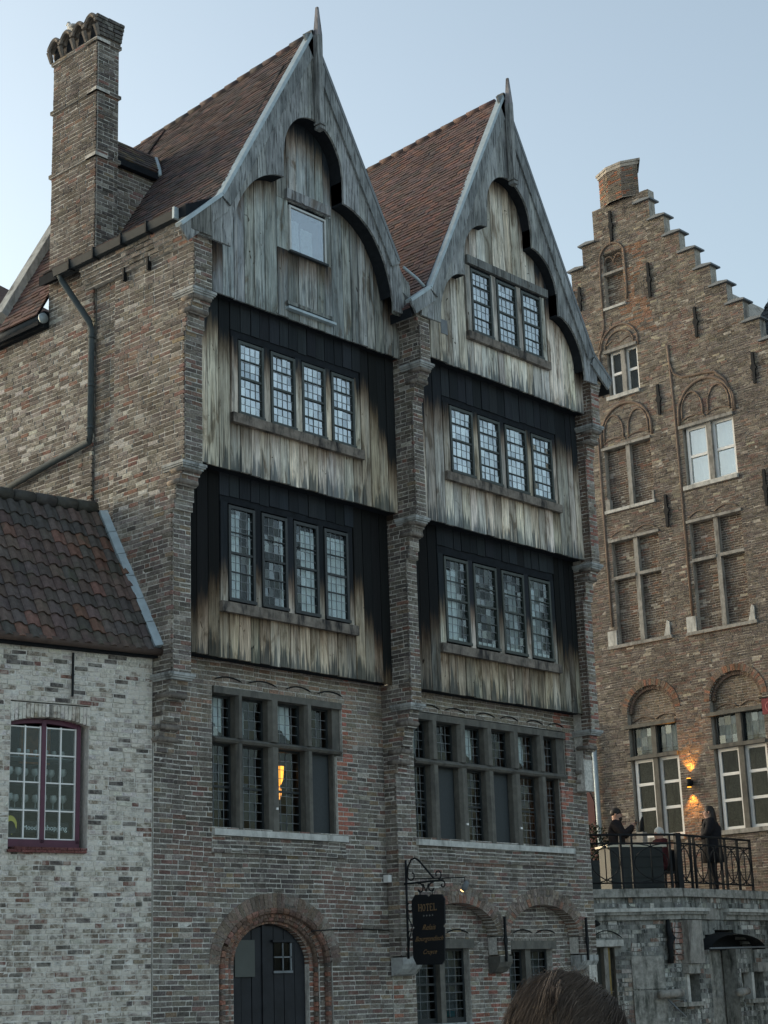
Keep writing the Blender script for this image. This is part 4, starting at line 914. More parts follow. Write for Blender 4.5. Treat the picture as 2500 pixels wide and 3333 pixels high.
# side return and back so the house is closed
fbox(mo, FW, -2.9, -.02, .0, 5.74, -3.2, -3.0)
mo.build('wall', M['wmortar'], WH); PB.flush(WH, 'brick', M['wbrick'], 'brickwork')
fm = MB(); o = -.12
for (a, b, c, d) in ((-1.89, -1.86, 3.42, 4.80), (-.99, -.94, 3.42, 4.81), (-1.45, -1.395, 3.42, 4.85), (-1.89, -.94, 3.37, 3.46)): fbox(fm, FW, a, b, c, d, o - .04, o + .03)
prism(fm, FW, [(-1.89, 4.73)] + [(-1.89 + .95 * k / 10, 4.76 + .055 * (1 - ((-.475 + .95 * k / 10) / .475) ** 2)) for k in range(11)] + [(-.94, 4.73)] + [(-.94, 4.86), (-1.89, 4.86)], o - .045, o + .025)
SW = fm.build('window', M['purple'], WH)
for (a, b) in ((-1.86, -1.45), (-1.395, -.99)):
    m = MB(); f = .018
    for q in (a, (a + b) / 2 - f / 2, b - f): fbox(m, FW, q, q + f, 3.46, 4.78, o - .02, o + .012)
    for k in range(4): fbox(m, FW, a + f, b - f, 3.46 + .325 * k, 3.46 + .325 * k + .016, o - .018, o + .010)
    fbox(m, FW, a + f, b - f, 4.755, 4.77, o - .018, o + .01); m.build('glazing_bar', M['white'], SW)
    for k in range(4):
        for (c, d) in ((a + f, (a + b) / 2 - f / 2), ((a + b) / 2 + f / 2, b - f)): obox('pane', FW, c, d, 3.476 + .325 * k, 3.46 + .325 * (k + 1) - .004, o - .006, o - .002, M['glass'], SW)
room(SW, FW, -2.6, -.5, 3.2, 5.0, -1.5, -.18)
obox('lit_backing', FW, -1.42, -1.02, 4.42, 4.86, -.75, -.72, M['shelfglow'], SW)
for k, z in enumerate((3.82, 4.13, 4.42)): obox('shelf', FW, -1.95, -.93, z, z + .015, -.55, -.25, M['lead'], SW)
for a, b in ((-1.66, -1.46), (-1.385, -1.05)):
    obox('window_strip', FW, a, b, 3.55, 3.67, -.15, -.145, M['black'], SW)
def text(s, F, u, z, o, size, mat, parent, shear=0, width=None, name='lettering', track=1.):
    c = bpy.data.curves.new(name, 'FONT'); c.body = s; c.size = size; c.shear = shear; c.extrude = .001; c.space_character = track; c.materials.append(mat)
    ob = bpy.data.objects.new(name, c); p = Vector(F.p(u, z, o)); COL.objects.link(ob)
    mw = Matrix(((F.d.x, 0, F.n.x, p.x), (F.d.y, 0, F.n.y, p.y), (0, 1, 0, p.z), (0, 0, 0, 1)))
    bpy.context.view_layer.update()
    if width: k = width / max(.001, ob.dimensions.x); mw = mw @ Matrix.Diagonal((k, k if k < 1.4 else 1.4, 1, 1))
    me = bpy.data.meshes.new_from_object(ob.evaluated_get(bpy.context.evaluated_depsgraph_get())); bpy.data.objects.remove(ob)
    return mesh_obj(name, [tuple(mw @ v.co) for v in me.vertices], [tuple(p_.vertices) for p_ in me.polygons], mat, parent, kind='stuff')
text('Mood', FW, -1.645, 3.575, -.143, .095, M['txt'], SW, width=.17); text('shopping', FW, -1.37, 3.575, -.143, .09, M['txt'], SW, width=.29)
m = MB(); prism(m, FW, arc((-1.80, 3.62), .085, .11, -1.4, math.pi * 1.1, 18) + arc((-1.79, 3.60), .055, .07, math.pi * 1.1, -1.4, 18), -.15, -.146); m.build('sticker', M['yellow'], SW)
m = MB(); prism(m, FW, arc((-1.77, 3.57), .045, .05, 0, 2 * math.pi, 16)[:-1], -.145, -.142); m.build('sticker', M['black'], SW)
# glasses on the shelves
def wine_glass(F, u, z, o, h, lab):
    m = MB(); r = h * .28; pr = [(r * .8, 0), (r * .8, .006), (.006, .012), (.006, h * .45), (r * .75, h * .55), (r, h * .75), (r * .8, h)]
    V = []; n_ = 8
    for (q, zz) in pr: V += [(p_[0], p_[1], p_[2]) for p_ in [(Vector(F.p(u, z + zz, o)) + Vector((q * math.cos(k * 6.283 / n_), q * math.sin(k * 6.283 / n_), 0))) for k in range(n_)]]
    m.add(V, [(i * n_ + k, i * n_ + (k + 1) % n_, (i + 1) * n_ + (k + 1) % n_, (i + 1) * n_ + k) for i in range(len(pr) - 1) for k in range(n_)])
    return tag(m.build('wine_glass', M['clearglass'], None, True), lab, 'glass', 'glasses on the shop window shelves')
for z, sh in ((3.837, 'bottom'), (4.147, 'middle'), (4.437, 'top')):
    for k in range(8): wine_glass(FW, -1.84 + k * .115 + U(-.015, .015), z, -.38 + U(-.08, .06), .17 if z < 4.4 else .10, '%s stemmed glass from the left on the %s shelf of the plum shop window' % (('first', 'second', 'third', 'fourth', 'fifth', 'sixth', 'seventh', 'eighth')[k], sh))
m = MB(); tube(m, [FW.p(-1.385, 3.43, -.24), FW.p(-1.385, 3.60, -.24), FW.p(-1.37, 3.70, -.23), FW.p(-1.345, 3.735, -.21)], [.035, .03, .016, .012], 8); tube(m, [FW.p(-1.40, 3.72, -.22), FW.p(-1.33, 3.745, -.2)], [.02, .004], 8)
tag(m.build('shop_ornament', M['white'], None, True), 'small white bird-shaped ornament on the shop window ledge', 'ornament')
m = MB(); prism(m, FW, [(-1.125, 5.14), (-1.108, 5.14), (-1.106, 5.38), (-1.10, 5.40), (-1.106, 5.42), (-1.108, 5.67), (-1.126, 5.67), (-1.128, 5.42), (-1.134, 5.40), (-1.128, 5.38)], .005, .03); m.build('wall_anchor', M['iron'], WH)
# pantile roof
slope = 1.76; lb = 1.0 / math.sqrt(1 + slope * slope)
def rp(u, s, k):                          # s up the slope, k square to it
    b = s * lb; return FW.p(u, 5.80 + s * slope * lb + k * lb, .13 - b + k * slope * lb)
RW = mesh_obj('roof', [rp(-2.9, 0, -.02), rp(.02, 0, -.02), rp(-.20, 2.36, -.02), rp(-2.9, 2.36, -.02), FW.p(-2.9, 7.83, -1.1), FW.p(-.3, 7.83, -1.1), FW.p(-2.9, 5.6, -2.3), FW.p(-.4, 5.6, -2.3)], [(0, 1, 2, 3), (3, 2, 5, 4), (4, 5, 7, 6)], M['soffit'], WH)
PT = [(38, (.115, .084, .073), 0), (30, (.10, .082, .074), 0), (9, (.155, .088, .068), 0), (12, (.083, .074, .069), 0)]
wd, gg = .172, .207
for r_ in range(11):
    for c_ in range(17):
        ur = -.01 - c_ * wd; ul = ur - wd * 1.06; s0 = r_ * gg - .05; s1 = s0 + gg * 1.22
        lim = .1727 * (.13 - (s0 + .1) * lb)
        ur, ul = ur + lim * .0, ul
        if ur - wd * .5 > lim: continue
        V = []
        lift = U(-.006, .008); col = choose(PT)
        if r_ >= 9 and random.random() < .7: col = (.075, .07, .066, 0)
        for (s_, kk) in ((s0, .030 + lift), (s1, .004)):
            for th in (0, -.014):
                for i in range(9):
                    t = i / 8; hgt = .024 * math.cos(2 * math.pi * (t * .95 - .28)); uu = ul + (ur - ul) * t
                    V.append(rp(min(uu, .1727 * (.13 - s_ * lb) - .002) + U(-.001, .001), s_ + U(-.002, .002), kk + hgt + th))
        Q = []
        for i in range(8): Q += [(i, i + 1, 18 + i + 1, 18 + i), (i, 9 + i, 9 + i + 1, i + 1)]
        Q += [(0, 18, 27, 9), (8, 17, 35, 26)]
        mesh_obj('tile', V, Q, M['pantile'], RW, col, smooth=False)
for k in range(9): # ridge
    m = MB(); tube(m, [rp(-.28 - k * .3, 2.36, .0), rp(-.56 - k * .3, 2.36, .01)], [.085, .08], 10, choose([(1, (.07, .068, .062), 0)])); m.build('ridge_tile', M['pantile'], RW, True)
for k in range(6):
    s0, s1 = .02 + k * .38, .02 + (k + 1) * .38 - .012; L_ = lambda s: .1727 * (.13 - s * lb)
    mesh_obj('flashing', [rp(L_(s0) - .085, s0, .035), rp(L_(s0) + .012, s0, .075), rp(L_(s1) + .012, s1, .075), rp(L_(s1) - .085, s1, .045), rp(L_(s0) - .085, s0, .0), rp(L_(s0) + .012, s0, .0), rp(L_(s1) + .012, s1, .0), rp(L_(s1) - .085, s1, .0)], [(0, 1, 2, 3), (4, 5, 1, 0), (0, 3, 7, 4), (1, 5, 6, 2)], M['zinc'], RW)
otube('gutter', [FW.p(-2.9, 5.775, .13), FW.p(.12, 5.765, .13)], .05, m_plain('rusty_gutter', (.075, .052, .042), .7, .3, .3, 8), WH, 10)
obox('eaves_board', FW, -2.9, .02, 5.70, 5.76, -.05, .075, M['soffit'], WH)

# ================================================================== rear house behind the chimney
RH = thing('rear_house', 'roof of the house behind the big chimney, red tiles between chimney and stone coping', 'house', (14, 18.9, 0))
RS = mesh_obj('roof', [(13.28, 18.34, 10.93), (13.28, 19.3, 10.93), (14.35, 19.3, 12.88), (14.35, 18.34, 12.88), (13.28, 18.34, 10.8), (13.28, 19.3, 10.8)], [(0, 1, 2, 3), (4, 5, 1, 0)], M['soffit'], RH)
TL = Pieces(); tiles(TL, [(13.26, 10.94), (14.35, 12.92)], 18.34, 19.27, lambda y: 0, [(3, (.135, .082, .07), 0), (2, (.115, .078, .07), 0), (1, (.09, .07, .066), 0)], .085, .16); TL.flush(RS, 'tile', M['tile'], 'tiling', 160)
FK2 = Fr((0, 19.45, 0), (1, 0, 0), (0, -1, 0))
rake(RH, FK2, [(13.30, 11.28), (14.35, 13.2)], .30, .2, .22, 'coping', 'stone')
fbx = MB(); fbox(fbx, FK2, 13.5, 17, 0, 10.9, -1.0, -.05); fbx.build('wall', M['mortar'], RH)
otube('gutter', [(13.33, 18.30, 10.90), (13.33, 20.2, 10.87)], .065, M['gutter'], RH, 10); obox('fascia', FS, -20.2, -18.30, 10.78, 11.02, .005, .09, M['soffit'], RH)
otube('gutter_end', [(13.33, 18.27, 10.90), (13.33, 18.31, 10.90)], .075, M['zinc'], RH, 12)
FH = thing('far_house', 'sliver of a red tiled roof behind the stone coping at the picture edge', 'house', (14.4, 21.5, 0))
mesh_obj('roof', [(13.2, 20.2, 11.0), (13.2, 24, 11.0), (15, 24, 14.4), (15, 20.2, 12.0)], [(0, 1, 2, 3)], M['pantile'], FH, (.10, .07, .062, 0)); fb2 = MB(); fbox(fb2, FK2, 13.44, 18, 0, 11.0, -5, -1.2); fb2.build('wall', M['mortar'], FH)

# ================================================================== stepped-gable house on the right
SG = thing('stepped_gable_house', 'tall brown brick house with a stepped gable, blind windows and white casements', 'house', FR.p(-1.3, 0, 0))
PB = Pieces(); mo = MB(); AXS = -2.10
def ur(z):
    k = max(0, math.ceil((19.15 - z) / .537 - 1e-6)); return -1.29 + .367 * max(0, k - 1) if z < 19.15 else -1.29
BL_ = [(-3.05, -1.77, 11.98, 13.42), (-3.03, -1.75, 8.87, 11.23), (-.93, .38, 8.84, 11.24), (-2.70, -2.15, 16.84, 18.2)]
OP = [(-2.78, -1.93, 14.60, 15.78), (-.90, .40, 12.02, 13.46), (-2.93, -1.68, 4.55, 7.06), (-.80, .47, 4.52, 7.06)]
GA = [(-2.305, .63, .56), (-.165, .635, .56)]
def intR(z):
    r = [(2 * AXS - ur(z), min(ur(z), 3.0))]
    for a, b, c, d in BL_ + OP:
        if c < z < d: r = cut(r, a, b)
    for c, a, b in GA:
        if 7.06 <= z < 7.31: r = cut(r, c - a, c + a)
        elif 7.31 <= z < 7.31 + b: e = ell(z, 7.31, a, b); r = cut(r, c - e, c + e)
    return r
def palR(u, z):
    if z > 12.2 + .6 * math.sin(u * 2):
        if abs(u + 1.5 - .5 * math.sin(z)) < .35 and 16 < z < 18.2 and random.random() < .6: return choose([(1, (.26, .15, .10), .1)])
        return patchy(RTAN, u, z, 6., .55)
    return patchy(RDARK, u, z, 7., .5)
masonry(PB, mo, FR, 3.0, 19.4, .0535, intR, palR, L=.19, joint=.010, wild=.006)
for a, b, c, d in BL_:
    masonry(PB, mo, FR, c, d, .0535, lambda z: [(a, b)], lambda u, z: choose([(4, (.115, .092, .078), .15), (3, (.155, .122, .10), .15), (1, (.20, .115, .085), .1), (.4, (.36, .33, .28), .5)]), L=.19, off=lambda z: -.13, thick=.1)
for c, a, b in GA:
    ring(PB, mo, FR, (c, 7.31), a, b, a + .13, b + .14, 0, math.pi, 34, -.15, .012, lambda u, z: choose([(3, (.16, .125, .10), .1), (2, (.24, .13, .09), .1)]))
    ring(PB, mo, FR, (c, 7.31), a - .09, b - .085, a, b, 0, math.pi, 30, -.2, -.05, lambda u, z: choose([(1, (.15, .11, .09), 0)]))
    masonry(PB, mo, FR, 7.06, 7.87, .0535, lambda z: [(c - (ell(z, 7.31, a - .02, b - .02) if z > 7.31 else a - .02), c + (ell(z, 7.31, a - .02, b - .02) if z > 7.31 else a - .02))] if z < 7.8 else [], lambda u, z: choose([(1, (.16, .13, .105), .1), (1, (.21, .165, .125), .1)]), L=.15, off=lambda z: -.12, thick=.1)
fbox(mo, FR, -4.4, 3.2, 0, 3.0, -3, -.01); fbox(mo, FR, -4.3, 1.6, 3.0, 14.0, -6, -.3); prism(mo, FR, [(-4.3, 14.0), (.9, 14.0), (-1.9, 18.2), (-2.3, 18.2)], -6, -.3)
mo.build('wall', M['rmortar'], SG); PB.flush(SG, 'brick', M['rbrick'], 'brickwork')
# step caps
for k in range(11):
    z = 19.15 - .537 * k; e = -1.29 + .367 * k
    for s_ in (1, -1):
        if k == 0 and s_ < 0: continue
        a, b = (e - .42, e + .075) if s_ > 0 else (2 * AXS - e - .075, 2 * AXS - e + .42)
        m = MB(); prism(m, FR, [(a, z - .02), (b, z - .02), (b, z + .015), ((a + b) / 2, z + .055), (a, z + .015)], -.32, .07); m.build('step_cap', M['lead'], SG)
m = MB(); ckp = Pieces()
hexp = [(-2.68, -.05), (-2.30, .12), (-1.92, .12), (-1.56, -.05), (-1.92, -.5), (-2.30, -.5)]
for (z0, z1, g_) in ((19.38, 20.16, 1.), (20.16, 20.24, 1.08), (20.24, 20.30, 1.16)):
    V = [FR.p(AXS + (u_ - AXS) * g_, z0, o_ * g_) for u_, o_ in hexp] + [FR.p(AXS + (u_ - AXS) * g_, z1, o_ * g_) for u_, o_ in hexp]
    m.add(V, [(i, (i + 1) % 6, (i + 1) % 6 + 6, i + 6) for i in range(6)] + [tuple(range(6, 12))])
CK = m.build('chimney_stack', M['rmortar'], SG)
for i in (5, 0, 1, 2):
    pa, pb = hexp[i], hexp[(i + 1) % 6]; A = Vector(FR.p(pa[0], 0, pa[1])); B = Vector(FR.p(pb[0], 0, pb[1])); d_ = (B - A).normalized(); L_ = (B - A).length
    masonry(ckp, MB(), Fr(A, d_, d_.cross(Vector((0, 0, 1)))), 19.40, 20.16, .0535, lambda z: [(0, L_)], lambda u, z: choose([(3, (.17, .145, .12), .2), (1, (.24, .19, .14), .3), (1, (.3, .13, .08), .1)]), off=lambda z: .012)
ckp.flush(CK, 'brick', M['rbrick'], 'brickwork', 150)
# stone dressings: blind crosses
def stone(u0, u1, z0, z1, o0, o1, name='dressing', mat='rstone', parent=None): return obox(name, FR, u0, u1, z0, z1, o0, o1, M[mat], parent or SG)
for (a, b, zb, zt, tr) in ((-3.05, -1.77, 11.98, 13.42, None), (-3.03, -1.75, 8.87, 11.23, 10.39), (-.93, .38, 8.84, 11.24, 10.39)):
    Wb = stone(a - .07, b + .02, zt, zt + .06, -.15, .03, 'blind_window'); c = (a + b) / 2
    stone(c - .055, c + .055, zb, zt, -.13, -.02, 'mullion', 'rstone', Wb)
    if tr:
        stone(a - .06, c - .055, tr - .03, tr + .04, -.13, .0, 'transom', 'rstone', Wb); stone(c + .055, b, tr - .03, tr + .04, -.13, .0, 'transom', 'rstone', Wb)
        stone(a - .27, b + .17, zb - .07, zb, -.15, .06, 'sill', 'rstone', Wb)
        obox('sill_block', FR, a - .26, a - .02, zb, zb + .34, -.06, .03, M['sillstone'], Wb)
        m = MB(); prism(m, FR, [(b - .04, zb), (b + .12, zb), (b + .12, zb + .30), (b + .06, zb + .34)], -.06, .03); m.build('sill_block', M['sillstone'], Wb)
    else:
        stone(a - .07, b + .02, zb - .07, zb, -.15, .05, 'sill', 'sillstone', Wb); obox('sill_block', FR, a - .05, a + .07, zb, zb + .26, -.1, .02, M['rstone'], Wb)
        stone(b - .05, b, zb, zb + .22, -.1, .02, 'sill_block', 'rstone', Wb)
stone(-2.78, -2.10, 17.66, 17.72, -.13, .0, 'niche_bar'); stone(-2.76, -2.12, 16.78, 16.84, -.13, .04, 'niche_sill', 'sillstone')
# raised brick tracery
rb = m_plain('moulded_brick', (.185, .14, .11), .9, .2, .35, 20, bump=.4)
def rib(pts, r=.026, o=.008, name='moulded_rib'): return otube(name, [FR.p(u_, z_, o) for u_, z_ in pts], r, rb, SG, 8)
rib([(-2.78, 16.6), (-2.80, 17.4), (-2.78, 18.05)] + arc((-2.43, 18.08), .35, .33, math.pi, 0, 12) + [(-2.07, 17.3), (-2.09, 16.9)])
for a_ in (-1, 1): rib(arc((-2.43 + a_ * .14, 17.95), .13, .18, 0, math.pi, 8), .022, -.06)
rib([(-2.43, 18.38), (-2.43, 18.55)])
rib([(-2.97, 14.7), (-2.98, 15.75)] + arc((-2.40, 15.86), .52, .48, math.pi, 0, 14) + [(-1.88, 15.7)]); rib([(-2.98, 15.9), (-2.80, 16.35), (-2.78, 16.65)], .025)
rib(arc((-2.40, 15.84), .40, .36, math.pi, 0, 12), .022); rib([(-2.82, 15.90), (-2.6, 16.0), (-2.38, 15.90), (-2.15, 16.0), (-1.95, 15.90)], .018, .0)
for c in (-2.40, -.26):
    rib([(c - .70, 13.5)] + arc((c, 13.72), .70, .70, math.pi, 0, 18) + [(c + .70, 13.5)], .035)
    for s_ in (-1, 1):
        rib([(c + s_ * .34 - .27, 13.62)] + arc((c + s_ * .34, 13.75), .27, .45, math.pi, 0, 12) + [(c + s_ * .34 + .27, 13.62)], .022)
        rib(arc((c + s_ * .33, 13.56), .30, .09, math.pi * .98, .02, 10), .016, .004, 'relieving_joint')
rib([(-1.10, 15.45), (-1.09, 15.0), (-1.0, 14.75), (-.80, 14.60), (-.5, 14.56), (-.26, 14.55), (.05, 14.50), (.3, 14.25), (.46, 13.85), (.48, 13.5)], .032)
rib([(-1.10, 15.4), (-1.06, 14.0), (-1.05, 12.5), (-1.04, 9.0)], .03, .0); rib([(-3.19, 13.9), (-3.18, 11.5), (-3.16, 9.3)], .03, .0)
for u0_, z_ in ((-3.03, 11.36), (-2.39, 11.36), (-.93, 11.37), (-.27, 11.37)): rib([(u0_ + .60 * t / 8, z_ + .10 * math.sin(math.pi * t / 8)) for t in range(9)], .016, .004, 'relieving_joint')
for c, a, b in GA:
    for s_ in (-1, 1): rib([(c + s_ * .29 - .26 + .52 * t / 8, 7.14 + .08 * math.sin(math.pi * t / 8)) for t in range(9)], .014, -.11, 'relieving_joint')
for (u_, za, zb) in ((-2.38, 18.45, 19.22), (-1.44, 16.72, 17.58), (-.30, 15.4, 16.12), (1.04, 13.94, 14.65), (-1.44, 13.88, 14.60), (-3.42, 17.0, 17.61), (-1.47, 11.27, 12.01), (1.04, 11.2, 12.0)):
    m = MB(); c = (za + zb) / 2; prism(m, FR, [(u_ - .03, za), (u_ + .03, za), (u_ + .035, c - .08), (u_ + .075, c), (u_ + .035, c + .08), (u_ + .03, zb), (u_ - .03, zb), (u_ - .035, c + .08), (u_ - .075, c), (u_ - .035, c - .08)], .01, .05); m.build('wall_anchor', M['iron'], SG)
# white casement windows
def white_window(a, b, zb, zt, glass, panes_z, mullion=True, lintel=True, o=-.10, fr=.068, mull='rstone'):
    c = (a + b) / 2
    W_ = stone(a - .13, b + .03, zt, zt + .07, -.15, .05, 'window') if lintel else stone(a - .14, b + .01, zt, zt + .075, -.15, .04, 'window', 'paintstone')
    stone(a - .12, b + .02, zb - .09, zb - .0, -.15, .06, 'sill', 'sillstone' if lintel else 'rstone', W_)
    mw = .06; stone(c - mw, c + mw, zb, zt, -.15, .0, 'mullion', mull, W_)
    for (p_, q_) in ((a, c - mw), (c + mw, b)):
        m = MB(); fbox(m, FR, p_, p_ + fr, zb, zt, o - .03, o + .03); fbox(m, FR, q_ - fr, q_, zb, zt, o - .03, o + .03); fbox(m, FR, p_ + fr, q_ - fr, zb, zb + fr, o - .03, o + .028); fbox(m, FR, p_ + fr, q_ - fr, zt - fr, zt, o - .03, o + .028)
        zs = [zb + fr] + [zb + (zt - zb) * f for f in panes_z] + [zt - fr]
        for f in panes_z: fbox(m, FR, p_ + fr, q_ - fr, zb + (zt - zb) * f - .03, zb + (zt - zb) * f + .03, o - .028, o + .034)
        m.build('casement', M['white'], W_)
        for z0_, z1_ in zip(zs, zs[1:]): obox('pane', FR, p_ + fr - .005, q_ - fr + .005, z0_, z1_, o - .008, o - .003, M[glass], W_)
    room(W_, FR, a - .2, b + .2, zb - .2, zt + .2, -1.8, -.155)
    return W_
WA_ = white_window(-2.72, -1.95, 14.66, 15.72, 'darkglass', (.5,), fr=.05); curtain(WA_, FR, -2.7, -1.95, 14.7, 15.75, -.22, 'sheer', 3)
WB_ = white_window(-.85, .39, 12.07, 13.40, 'skyglass', (.5,), fr=.065); curtain(WB_, FR, -.85, .4, 12.05, 13.45, -.25, 'blind', 6, .01, 'blind')
for (a, b) in ((-2.87, -1.70), (-.74, .46)):
    Wg = white_window(a, b, 4.60, 6.29, 'darkglass', (.36, .68), lintel=False, mull='paintstone')
    c = (a + b) / 2; stone(a - .15, b + .01, 6.98, 7.06, -.15, .05, 'lintel', 'paintstone', Wg); stone(c - .06, c + .06, 6.365, 6.98, -.15, .0, 'mullion', 'paintstone', Wg)
    for (p_, q_) in ((a, c - .06), (c + .06, b)):
        m = MB(); f = .03; fbox(m, FR, p_, p_ + f, 6.365, 6.98, -.13, -.08); fbox(m, FR, q_ - f, q_, 6.365, 6.98, -.13, -.08); fbox(m, FR, p_ + f, q_ - f, 6.365, 6.395, -.13, -.082); m.build('casement', M['casement'], Wg); panes(SG, Wg, FR, p_ + f, q_ - f, 6.365, 6.98, -.11, 3, 3, 'glass')
        curtain(Wg, FR, p_, q_, 6.40, 6.99, -.20, 'sheer', 6, .012, 'lace_curtain', .06)
    room(Wg, FR, a - .2, b + .2, 6.3, 7.2, -1.2, -.21)
otube('rainwater_pipe', [FR.p(-3.82, 3.3, .10), FR.p(-3.82, 7.2, .10)], .055, M['zinc'], SG, 12)
m = MB(); prism(m, FR, [(-4.25, 3.24), (-3.98, 3.24), (-3.98, 5.5), (-4.1, 5.75), (-4.25, 5.8)], -.05, .02); m.build('door', m_plain('dark_red_door', (.06, .008, .012), .6, .3, .2, 6), SG)
# neighbour to the right of the stepped gable
NB = thing('slate_roof_house', 'dark slate roof rising behind the stepped gable at the edge', 'house', FR.p(4, 0, -2))
m = MB(); fbox(m, FR, 1.7, 9, 0, 14.4, -6, -.6); m.build('wall', M['rmortar'], NB)
RN = mesh_obj('roof', [FR.p(.2, 14.6, -.6), FR.p(9, 14.6, -.6), FR.p(9, 16.95, -2.5), FR.p(.2, 16.95, -2.5), FR.p(9, 14.6, -5), FR.p(.2, 14.6, -5)], [(0, 1, 2, 3), (3, 2, 4, 5)], M['soffit'], NB)
sp = Pieces()
for r_ in range(17):
    for c_ in range(14):
        u_ = .2 + c_ * .2 + (.1 if r_ % 2 else 0); z_ = 14.6 + r_ * .138; o_ = -.6 - r_ * .1118; k = U(.8, 1.2)
        V = [FR.p(u_, z_ + .01, o_ + .03), FR.p(u_ + .195, z_ + .01, o_ + .03), FR.p(u_, z_ + .16, o_ - .105), FR.p(u_ + .195, z_ + .16, o_ - .105), FR.p(u_, z_, o_ + .01), FR.p(u_ + .195, z_, o_ + .01)]
        sp.add(V, [(0, 1, 3, 2), (4, 5, 1, 0)], (.05 * k, .055 * k, .06 * k, 0), .02)
sp.flush(RN, 'slate', M['tile'], 'slating', 120)

# ================================================================== terrace
TZ = 3.24
PL, PC, PE = Vector((25.06, 17.90, 0)), Vector((26.60, 17.04, 0)), Vector((31.2, 17.13, 0))
PS = Vector((22.2, 19.3, 0))
TR = thing('stone_terrace', 'raised stone terrace with stained masonry below and a grey slab edge', 'terrace', (27.5, 18, 0))
def fr2(a, b):
    d = (b - a).normalized(); return Fr(a, d, d.cross(Vector((0, 0, 1)))), (b - a).length
F0, L0 = fr2(PS, PL); F1, L1 = fr2(PL, PC); F2, L2 = fr2(PC, PE)
PB = Pieces(); mo = MB()
poly = [PS, PL, PC, PE, Vector((31.2, 22.5, 0)), Vector((22.3, 22.5, 0))]
V = [(q.x, q.y, TZ - .02) for q in poly]; mesh_obj('floor', V, [tuple(range(len(V)))], M['grey'], TR)
for F_, L_ in ((F0, L0), (F1, L1), (F2, L2)):
    u_ = 0
    while u_ < L_ - .05:
        b = min(L_, u_ + U(.6, .95)); b = L_ if L_ - b < .3 else b; obox('edge_slab', F_, u_ + .003, b - .003, TZ - .145, TZ, -.45, .06, M['grey'], TR); u_ = b
sp1 = lambda u, z: choose(STAIN)
masonry(PB, mo, F1, 2.90, 3.095, .0975, lambda z: [(0, L1)], sp1, L=.2, off=lambda z: -.02, thick=.3, wild=.018); masonry(PB, mo, F2, 2.90, 3.095, .0975, lambda z: [(0, L2)], sp1, L=.2, off=lambda z: -.02, thick=.3, wild=.018)
def intT1(z):
    r = [(-.6, L1)]
    if z < 2.26: r = cut(r, -.02, .40)
    return r
masonry(PB, mo, F1, .8, 2.70, .076, intT1, lambda u, z: choose(STAIN if z > 1.9 or u > .8 else [(3, (.26, .235, .21), 0), (2, (.19, .14, .115), 0), (2, (.36, .35, .32), 0)]), L=.22, off=lambda z: -.06, thick=.3, wild=.014)
def intT2(z):
    r = [(0, L2)]
    if z < 2.14: r = cut(r, .90, 1.86)
    if 2.14 <= z < 2.50: e = ell(z, 2.14, .98, .36); r = cut(r, 1.5 - e, 1.5 + e)
    if 1.27 < z < 1.75: r = cut(r, -.2, .5); r = cut(r, 2.0, 2.8)
    return r
masonry(PB, mo, F2, .8, 2.70, .086, intT2, sp1, L=.24, off=lambda z: -.06, thick=.3, wild=.016)
masonry(PB, mo, F0, 1.5, 3.09, .065, lambda z: [(0, L0)], sp1, L=.19, off=lambda z: -.05, thick=.3)
mo.build('wall', M['damp'], TR); PB.flush(TR, 'brick', M['terr'], 'brickwork')
for F_, a, b in ((F1, -.3, L1 + .03), (F2, -.03, .82), (F2, 1.50, L2)):
    for (z0, z1, e) in ((2.84, 2.90, .08), (2.79, 2.84, .05), (2.70, 2.79, .0)): obox('string_moulding', F_, a, b, z0, z1, -.3, e, M['sillstone'] if z0 > 2.8 else M['grey'], TR)
obox('broken_stone', F2, .83, 1.16, 2.70, 2.90, -.3, -.015, M['rstone'], TR); obox('broken_stone', F2, 1.17, 1.49, 2.70, 2.90, -.3, -.05, M['grey'], TR)
# small window under the terrace
TW = obox('window', F1, -.05, .54, 2.26, 2.37, -.2, .03, M['sillstone'], TR)
obox('mullion', F1, .19, .27, 1.0, 2.26, -.25, -.07, M['rstone'], TW); obox('jamb', F1, .27, .33, 1.0, 2.26, -.25, -.12, m_plain('ochre_frame', (.24, .17, .06), .7, .3, .3, 8), TW); obox('jamb', F1, -.02, .0, 1.0, 2.26, -.25, -.1, M['rstone'], TW); obox('shutter', F1, 0, .19, 1.0, 2.26, -.26, -.22, M['notice'], TW); obox('shutter', F1, .33, .40, 1.0, 2.26, -.26, -.22, M['notice'], TW)
arclets(TR, F1, [(.0, 2.44, 0, 2.53, .56, 2.40)], -.05)
obox('panel_stone', F1, .70, 1.34, 1.52, 2.08, -.1, -.035, M['grey'], TR); obox('panel_stone', F1, .70, 1.34, .9, 1.50, -.1, -.032, M['grey'], TR)
# corner pier, corbels, hood
obox('pier_block', F2, -.02, .46, 1.93, 2.68, -.3, .10, M['rstone'], TR); obox('pier_corbel', F2, -.02, .36, 1.76, 1.925, -.3, .05, M['grey'], TR)
for k in range(7): obox('brick', F1, L1 - .22 + U(-.01, .01), L1 - .02, 2.0 + k * .095, 2.075 + k * .095, -.1, -.02 + U(0, .012), M['terr'], TR, (.19 * U(.8, 1.2), .12, .095, 0))
m = MB(); tube(m, [F1.p(1.46, 2.70, -.02), F1.p(1.45, 2.5, .0), F1.p(1.49, 2.38, .03), F1.p(1.44, 2.27, .03), F1.p(1.47, 2.1, .0), F1.p(1.46, 1.95, -.02)], [.03, .05, .075, .06, .045, .055], 8); m.build('iron_ornament', M['iron'], TR, True)
